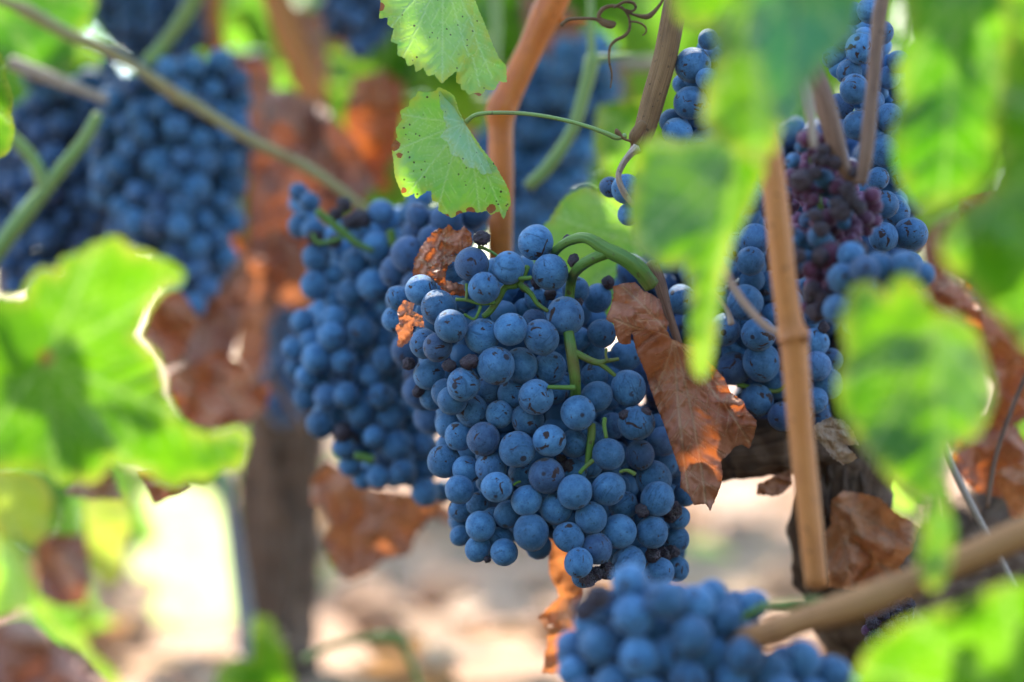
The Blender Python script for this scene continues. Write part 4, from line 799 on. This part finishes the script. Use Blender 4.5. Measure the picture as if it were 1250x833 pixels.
bl(zD([(920, 590), (980, 600), (1030, 700), (1080, 880), (780, 880), (790, 790), (850, 745), (912, 752)]), 1.32, 48, 'green blurred leaf at the foot of the metal stake', 'leaf', tilt=(0, .4))
bl(zD([(500, 140), (640, 110), (760, 130), (830, 260), (860, 420), (870, 600), (760, 640), (600, 650), (540, 560), (600, 480), (480, 440), (470, 360), (570, 320)]), 1.62, 49, 'sunlit leaf with overexposure painted near white beside the metal stake', 'leaf_overexposed', tilt=(0, 1.2), wave=(40, 90))
bl([(405, 60), (440, 48), (460, 80), (455, 120), (420, 130), (400, 100)], 1.6, 50, 'glowing lime leaf behind the dry rosy leaf', 'leaf_far', tilt=(0, .8))
bl([(290, 30), (330, 25), (350, 60), (335, 100), (300, 95), (285, 60)], 1.9, 51, 'overexposed pale green leaf lit from behind, between two brown canes', 'leaf_overexposed', tilt=(0, .8))
bl([(730, 130), (790, 120), (800, 190), (790, 230), (740, 220), (725, 180)], 1.15, 52, 'green blurred leaf behind the thin petiole', 'leaf', tilt=(0, .3))
bl([(720, -20), (800, -20), (815, 40), (790, 70), (740, 66), (715, 30)], 1.8, 53, 'bright blurred leaf behind the curly tendril', 'leaf_far', tilt=(0, .8))
bl([(1060, 580), (1090, 575), (1110, 600), (1125, 635), (1090, 620), (1060, 605)], 1.25, 54, 'sunlit pale green leaf glimpsed past the dark trunk', 'leaf_focus', tilt=(0, .6))
bl([(1236, 510), (1256, 500), (1300, 520), (1290, 560), (1240, 535)], 1.1, 55, 'small bright green leaf tip at the frame edge above the diagonal cane', 'leaf', tilt=(0, .5))

# ------------------------------------------------------------------ dry leaves
zE = lambda p: zc(640, 260, 3.471, p)
D1a = [(771, 404), (790, 399), (813, 402), (820, 414), (836, 420), (849, 424), (860, 440), (869, 455), (880, 460), (890, 478), (905, 488), (911, 500), (924, 514), (921, 532), (915, 548), (905, 543), (897, 546), (888, 556), (880, 563), (882, 578), (881, 590), (875, 606), (867, 624), (861, 615), (847, 617), (841, 604), (830, 595), (831, 578), (824, 558), (817, 538), (810, 517), (803, 500), (795, 478), (788, 455), (777, 430)]
D1b = zE([(345, 450), (365, 400), (380, 340), (375, 312), (420, 298), (470, 293), (505, 330), (540, 345), (575, 368), (592, 430), (612, 470), (600, 512), (570, 505), (545, 500), (520, 488), (490, 500), (462, 498), (452, 520), (452, 552), (430, 560), (400, 550), (386, 510), (380, 470), (362, 462)])
D1c = [(852, 428), (872, 448), (884, 462), (892, 480), (908, 490), (912, 505), (900, 508), (890, 495), (880, 490), (868, 492), (862, 478), (850, 470), (836, 462), (838, 440)]
traced_leaf('dry_leaf', 'large rust brown shrivelled leaf draped beside the focused bunch', 'dry leaf', M['dry'], [D1a, D1b, D1c], .90, 61, group='dry brown leaves', spacing=1.8, junction=(822, 413), tips=[(862, 618), (800, 478), (915, 540), (840, 600), (900, 490), (760, 350), (750, 390)],
    wave=(36, 75), crumple=(7, 40), ridges=(822, 395, 7, 30), pucker=-9, vein_w=1.3, edge_w=3, jit=.5, curl=10, dys=[lambda x, y: (y-500)*.00004, lambda x, y: -.006+0*x, lambda x, y: -.007+0*x])
D2a = z7([(150, 300), (160, 232), (200, 160), (235, 118), (262, 98), (285, 104), (305, 84), (330, 110), (350, 108), (372, 90), (400, 122), (404, 165), (360, 200), (310, 215), (262, 262), (225, 290), (240, 330), (195, 312)])
D2b = z7([(215, 290), (258, 235), (330, 208), (345, 225), (300, 262), (290, 320), (370, 340), (378, 388), (300, 382), (262, 342)])
traced_leaf('dry_leaf', 'small wrinkled brown leaf curled over the top of the focused bunch', 'dry leaf', M['dry'], [D2a, D2b], .918, 62, group='dry brown leaves', spacing=1.8, junction=(540, 330), tips=[(510, 315), (545, 280), (575, 290)], wave=(30, 40), crumple=(20, 18), vein_w=.9, edge_w=3, jit=1, curl=10, dys=[lambda x, y: 0*x, lambda x, y: -.006+0*x])
D3 = z7([(95, 500), (85, 450), (115, 405), (160, 420), (152, 450), (192, 470), (202, 520), (155, 512), (150, 560), (128, 590), (102, 606), (84, 600), (90, 560), (78, 520)])
traced_leaf('dry_leaf', 'tiny crumpled orange brown leaf scrap stuck between grapes', 'dry leaf', M['dry_orange'], [D3], .893, 63, group='dry brown leaves', spacing=1.6, junction=(500, 375), tips=[(488, 420), (515, 395)], wave=(16, 25), crumple=(13, 14), vein_w=.8, edge_w=2.5, jit=.8)
def dl(polys, Y, seed, label, mat, tilt=(0, 0), **kw):
    P = np.concatenate([np.array(p) for p in polys]); P0 = np.array(polys[0]); J = kw.pop('J', tuple(P0[0]))
    return traced_leaf('dry_leaf', label, 'dry leaf', M[mat], polys, Y, seed, group='dry brown leaves', spacing=kw.pop('spacing', 4), junction=J, tips=[tuple(P0[len(P0)//3]), tuple(P0[len(P0)//2]), tuple(P0[2*len(P0)//3])], tilt=tilt,
        ridges=kw.pop('ridges', (J[0], J[1], 5, 55)), wave=kw.pop('wave', (60, 60)), crumple=kw.pop('crumple', (34, 50)), vein_w=1.6, edge_w=4, jit=1, curl=16, **kw)
dl([zB([(560, 240), (640, 215), (690, 265), (722, 330), (690, 400), (655, 480), (592, 505), (540, 430), (500, 385)])], 1.12, 64, 'dark brown dry leaf showing through the notch of the large bright leaf', 'dry')
dl([zB([(700, 300), (750, 220), (800, 110), (850, 85), (905, 100), (882, 200), (872, 350), (850, 450), (780, 505), (700, 500), (668, 480), (680, 400)])], 1.2, 65, 'rolled red brown dry leaf hanging below the big dark bunch', 'dry_pink', ridges=(280, 310, 5, 60))
dl([zB([(600, 520), (700, 498), (800, 430), (870, 480), (900, 560), (985, 575), (965, 650), (905, 702), (800, 722), (700, 722), (640, 680), (600, 600)])], 1.17, 66, 'crumpled brown dry leaf at the bottom of the hanging dry clump', 'dry', ridges=(260, 420, 6, 60))
dl([zB([(870, 90), (960, 105), (975, 200), (962, 300), (965, 400), (950, 500), (900, 560), (860, 460), (868, 300)])], 1.24, 67, 'narrow tan dry leaf strip between the clump and the blurred bunch', 'dry_orange')
dl([[(300, 118), (350, 108), (392, 128), (432, 170), (458, 222), (442, 255), (402, 272), (372, 330), (340, 362), (318, 330), (302, 260), (308, 190)]], 1.26, 68, 'wide rosy dry leaf crossed by the slanting thin cane', 'dry_pink', ridges=(330, 110, 6, 60))
dl([[(330, 275), (365, 290), (385, 340), (375, 380), (345, 372), (325, 330)]], 1.25, 69, 'small orange dry leaf behind the top of the blurred bunch', 'dry_orange')
dl([[(432, 95), (470, 85), (495, 105), (490, 150), (470, 200), (480, 235), (450, 230), (425, 190), (420, 140)]], 1.3, 70, 'dark red dry leaf hanging behind the bright folded leaf', 'dry')
dl([zc(380, 560, 2.841, [(0, 70), (60, 10), (130, 50), (200, 100), (330, 120), (400, 100), (440, 140), (500, 190), (480, 235), (420, 200), (365, 262), (340, 335), (250, 350), (200, 395), (130, 425), (90, 400), (60, 350), (40, 290), (70, 230), (40, 170), (0, 160)])], 1.13, 71, 'orange pink dry leaf glowing under the softly blurred bunch', 'dry_orange', ridges=(440, 570, 6, 60))
dl([zc(380, 560, 2.841, [(820, 200), (825, 400), (862, 480), (782, 552), (822, 600), (800, 742), (870, 745), (935, 752), (962, 700), (920, 560), (945, 470), (940, 400), (930, 240)])], .98, 72, 'long ragged orange dry leaf hanging below the focused bunch', 'dry_sunlit', ridges=(690, 620, 4, 14), crumple=(14, 34))
zF = lambda p: zc(860, 480, 2.36, p)
dl([zF([(365, 310), (400, 280), (450, 288), (500, 300), (560, 350), (622, 385), (602, 450), (562, 500), (592, 560), (602, 620), (560, 645), (500, 662), (460, 640), (450, 580), (400, 565), (358, 560), (348, 480), (343, 400), (362, 380)])], .955, 73, 'orange dry leaf with painted-in sunlight behind the tan cane and trunk', 'dry_sunlit', crumple=(22, 45))
dl([zF([(315, 92), (360, 70), (400, 75), (432, 112), (446, 150), (410, 150), (442, 188), (402, 208), (370, 190), (340, 150), (318, 130)])], .925, 74, 'small pale beige dry leaf lying on the dark wood by the tan cane', 'dry_pale', spacing=2.5, ridges=(993, 520, 5, 10), crumple=(14, 24), wave=(20, 40))
dl([zc(960, 300, 2.873, [(690, 300), (742, 310), (782, 350), (840, 420), (850, 600), (782, 640), (742, 702), (700, 680), (690, 600), (722, 500), (690, 400)])], 1.03, 75, 'dark rust dry leaf near the frame edge above the diagonal cane', 'dry', ridges=(1210, 400, 5, 60))
dl([zc(960, 300, 2.873, [(540, 560), (640, 560), (700, 640), (690, 720), (620, 760), (560, 700)])], 1.08, 76, 'orange lit dry leaf behind the hanging bright leaf', 'dry_orange')
dl([zF([(150, 265), (200, 240), (250, 215), (255, 262), (225, 290), (195, 297), (150, 292)])], .965, 77, 'small orange dry scrap caught under the horizontal old wood', 'dry_orange', spacing=2.5, crumple=(16, 20), wave=(14, 30))
dl([zD([(-40, 620), (60, 590), (120, 600), (192, 680), (272, 722), (410, 870), (-40, 870)])], .68, 78, 'broad purplish brown dry leaf filling the low corner', 'dry_pink', spacing=5, wave=(40, 100), crumple=(20, 60))
dl([zD([(230, 150), (310, 20), (400, 60), (445, 170), (330, 170)])], 1.1, 79, 'small peach dry leaf tip under the large bright leaf', 'dry_pale')
dl([zD([(125, 320), (190, 290), (310, 300), (330, 420), (310, 550), (220, 560), (140, 520)])], 1.25, 80, 'mauve brown dry leaf blurred below the yellowing leaf', 'dry_pink')
dl([zD([(500, 60), (640, 40), (690, 130), (560, 190)])], 1.0, 81, 'dark red dry leaf edge under the lobe of the large bright leaf', 'dry')
dl([[(185, 365), (215, 350), (238, 372), (232, 410), (205, 430), (180, 410)]], 1.3, 82, 'shadowed brown dry leaf deep behind the notch', 'dry')
dl([[(635, -10), (700, 10), (720, 60), (690, 105), (655, 90), (640, 40)]], 1.3, 83, 'rosy dry leaf behind the orange cane near the top', 'dry_pink')
dl([[(1170, 240), (1250, 230), (1290, 330), (1230, 350), (1180, 300)]], 1.0, 84, 'red brown dry leaf between the pale mottled leaf and its neighbour', 'dry')

dl([[(1140, 380), (1200, 350), (1260, 330), (1320, 380), (1310, 470), (1230, 480), (1170, 450)]], 1.2, 85, 'dull brown dry leaf above the dark wood near the frame edge', 'dry')
dl([[(1120, 290), (1170, 260), (1230, 280), (1240, 350), (1190, 380), (1130, 350)]], 1.22, 86, 'shaded rosy dry leaf behind the pale mottled leaf', 'dry_pink')
dl([[(300, 230), (335, 200), (360, 240), (350, 330), (320, 380), (300, 320)]], 1.34, 87, 'narrow rosy dry leaf between the big dark bunch and the blurred one', 'dry_pink')

dl([[(1165, 520), (1200, 505), (1240, 520), (1270, 570), (1230, 610), (1190, 600), (1160, 570)]], 1.01, 89, 'curled rust leaf resting on the dark wood beside the slender stick', 'dry')
dl([[(1215, 575), (1260, 560), (1290, 600), (1280, 640), (1235, 635)]], .99, 90, 'small orange brown dry leaf just above the thick diagonal cane', 'dry_sunlit')
cane('thin dark twig among the dry leaves beside the frame edge', [(1265, 430), (1235, 500), (1215, 560), (1205, 620)], 3, 'twig', .97, name='twig', cat='twig')

dl([[(1105, 345), (1150, 325), (1195, 350), (1200, 410), (1160, 430), (1115, 400)]], 1.0, 91, 'dark red brown dry leaf between the grape column and the mottled leaf', 'dry')

DM = [((372, 60), 34, 60, 1.42, 'dry_pink', 'rosy dry leaf hanging high between the two brown canes'), ((470, 150), 30, 55, 1.36, 'dry', 'dark dry leaf dangling behind the notch between the two green leaves'),
      ((262, 330), 40, 60, 1.3, 'dry', 'shaded brown dry leaf under the big dark bunch'), ((330, 420), 34, 70, 1.33, 'dry_pink', 'tall folded dry leaf at the top of the shaggy trunk'),
      ((310, 120), 30, 50, 1.38, 'dry_pink', 'small folded dry leaf just above the wide rosy one'),
      ((425, 30), 36, 40, 1.45, 'dry', 'dark dry leaf at the top edge next to the peeking bunch'), ((740, 95), 34, 40, 1.42, 'dry_pink', 'pinkish dry leaf blurred beneath the curly tendril'),
      ((560, 200), 30, 60, 1.35, 'dry', 'shaded dry leaf between the bright folded leaf and the orange cane'), ((1010, 580), 40, 40, 1.12, 'dry', 'brown dry leaf scrap behind the old wood')]
for k, ((x, y), w, h, Y, mt, lb) in enumerate(DM):
    r_ = np.random.RandomState(200+k); n_ = 13
    pts = [(x+w*math.sin(6.2832*i/n_)*r_.uniform(.65, 1.2), y-h*math.cos(6.2832*i/n_)*r_.uniform(.7, 1.15)) for i in range(n_)]
    dl([pts], Y, 200+k, lb, mt, J=(x, y-h), ridges=(x, y-h*1.2, 6, 60))
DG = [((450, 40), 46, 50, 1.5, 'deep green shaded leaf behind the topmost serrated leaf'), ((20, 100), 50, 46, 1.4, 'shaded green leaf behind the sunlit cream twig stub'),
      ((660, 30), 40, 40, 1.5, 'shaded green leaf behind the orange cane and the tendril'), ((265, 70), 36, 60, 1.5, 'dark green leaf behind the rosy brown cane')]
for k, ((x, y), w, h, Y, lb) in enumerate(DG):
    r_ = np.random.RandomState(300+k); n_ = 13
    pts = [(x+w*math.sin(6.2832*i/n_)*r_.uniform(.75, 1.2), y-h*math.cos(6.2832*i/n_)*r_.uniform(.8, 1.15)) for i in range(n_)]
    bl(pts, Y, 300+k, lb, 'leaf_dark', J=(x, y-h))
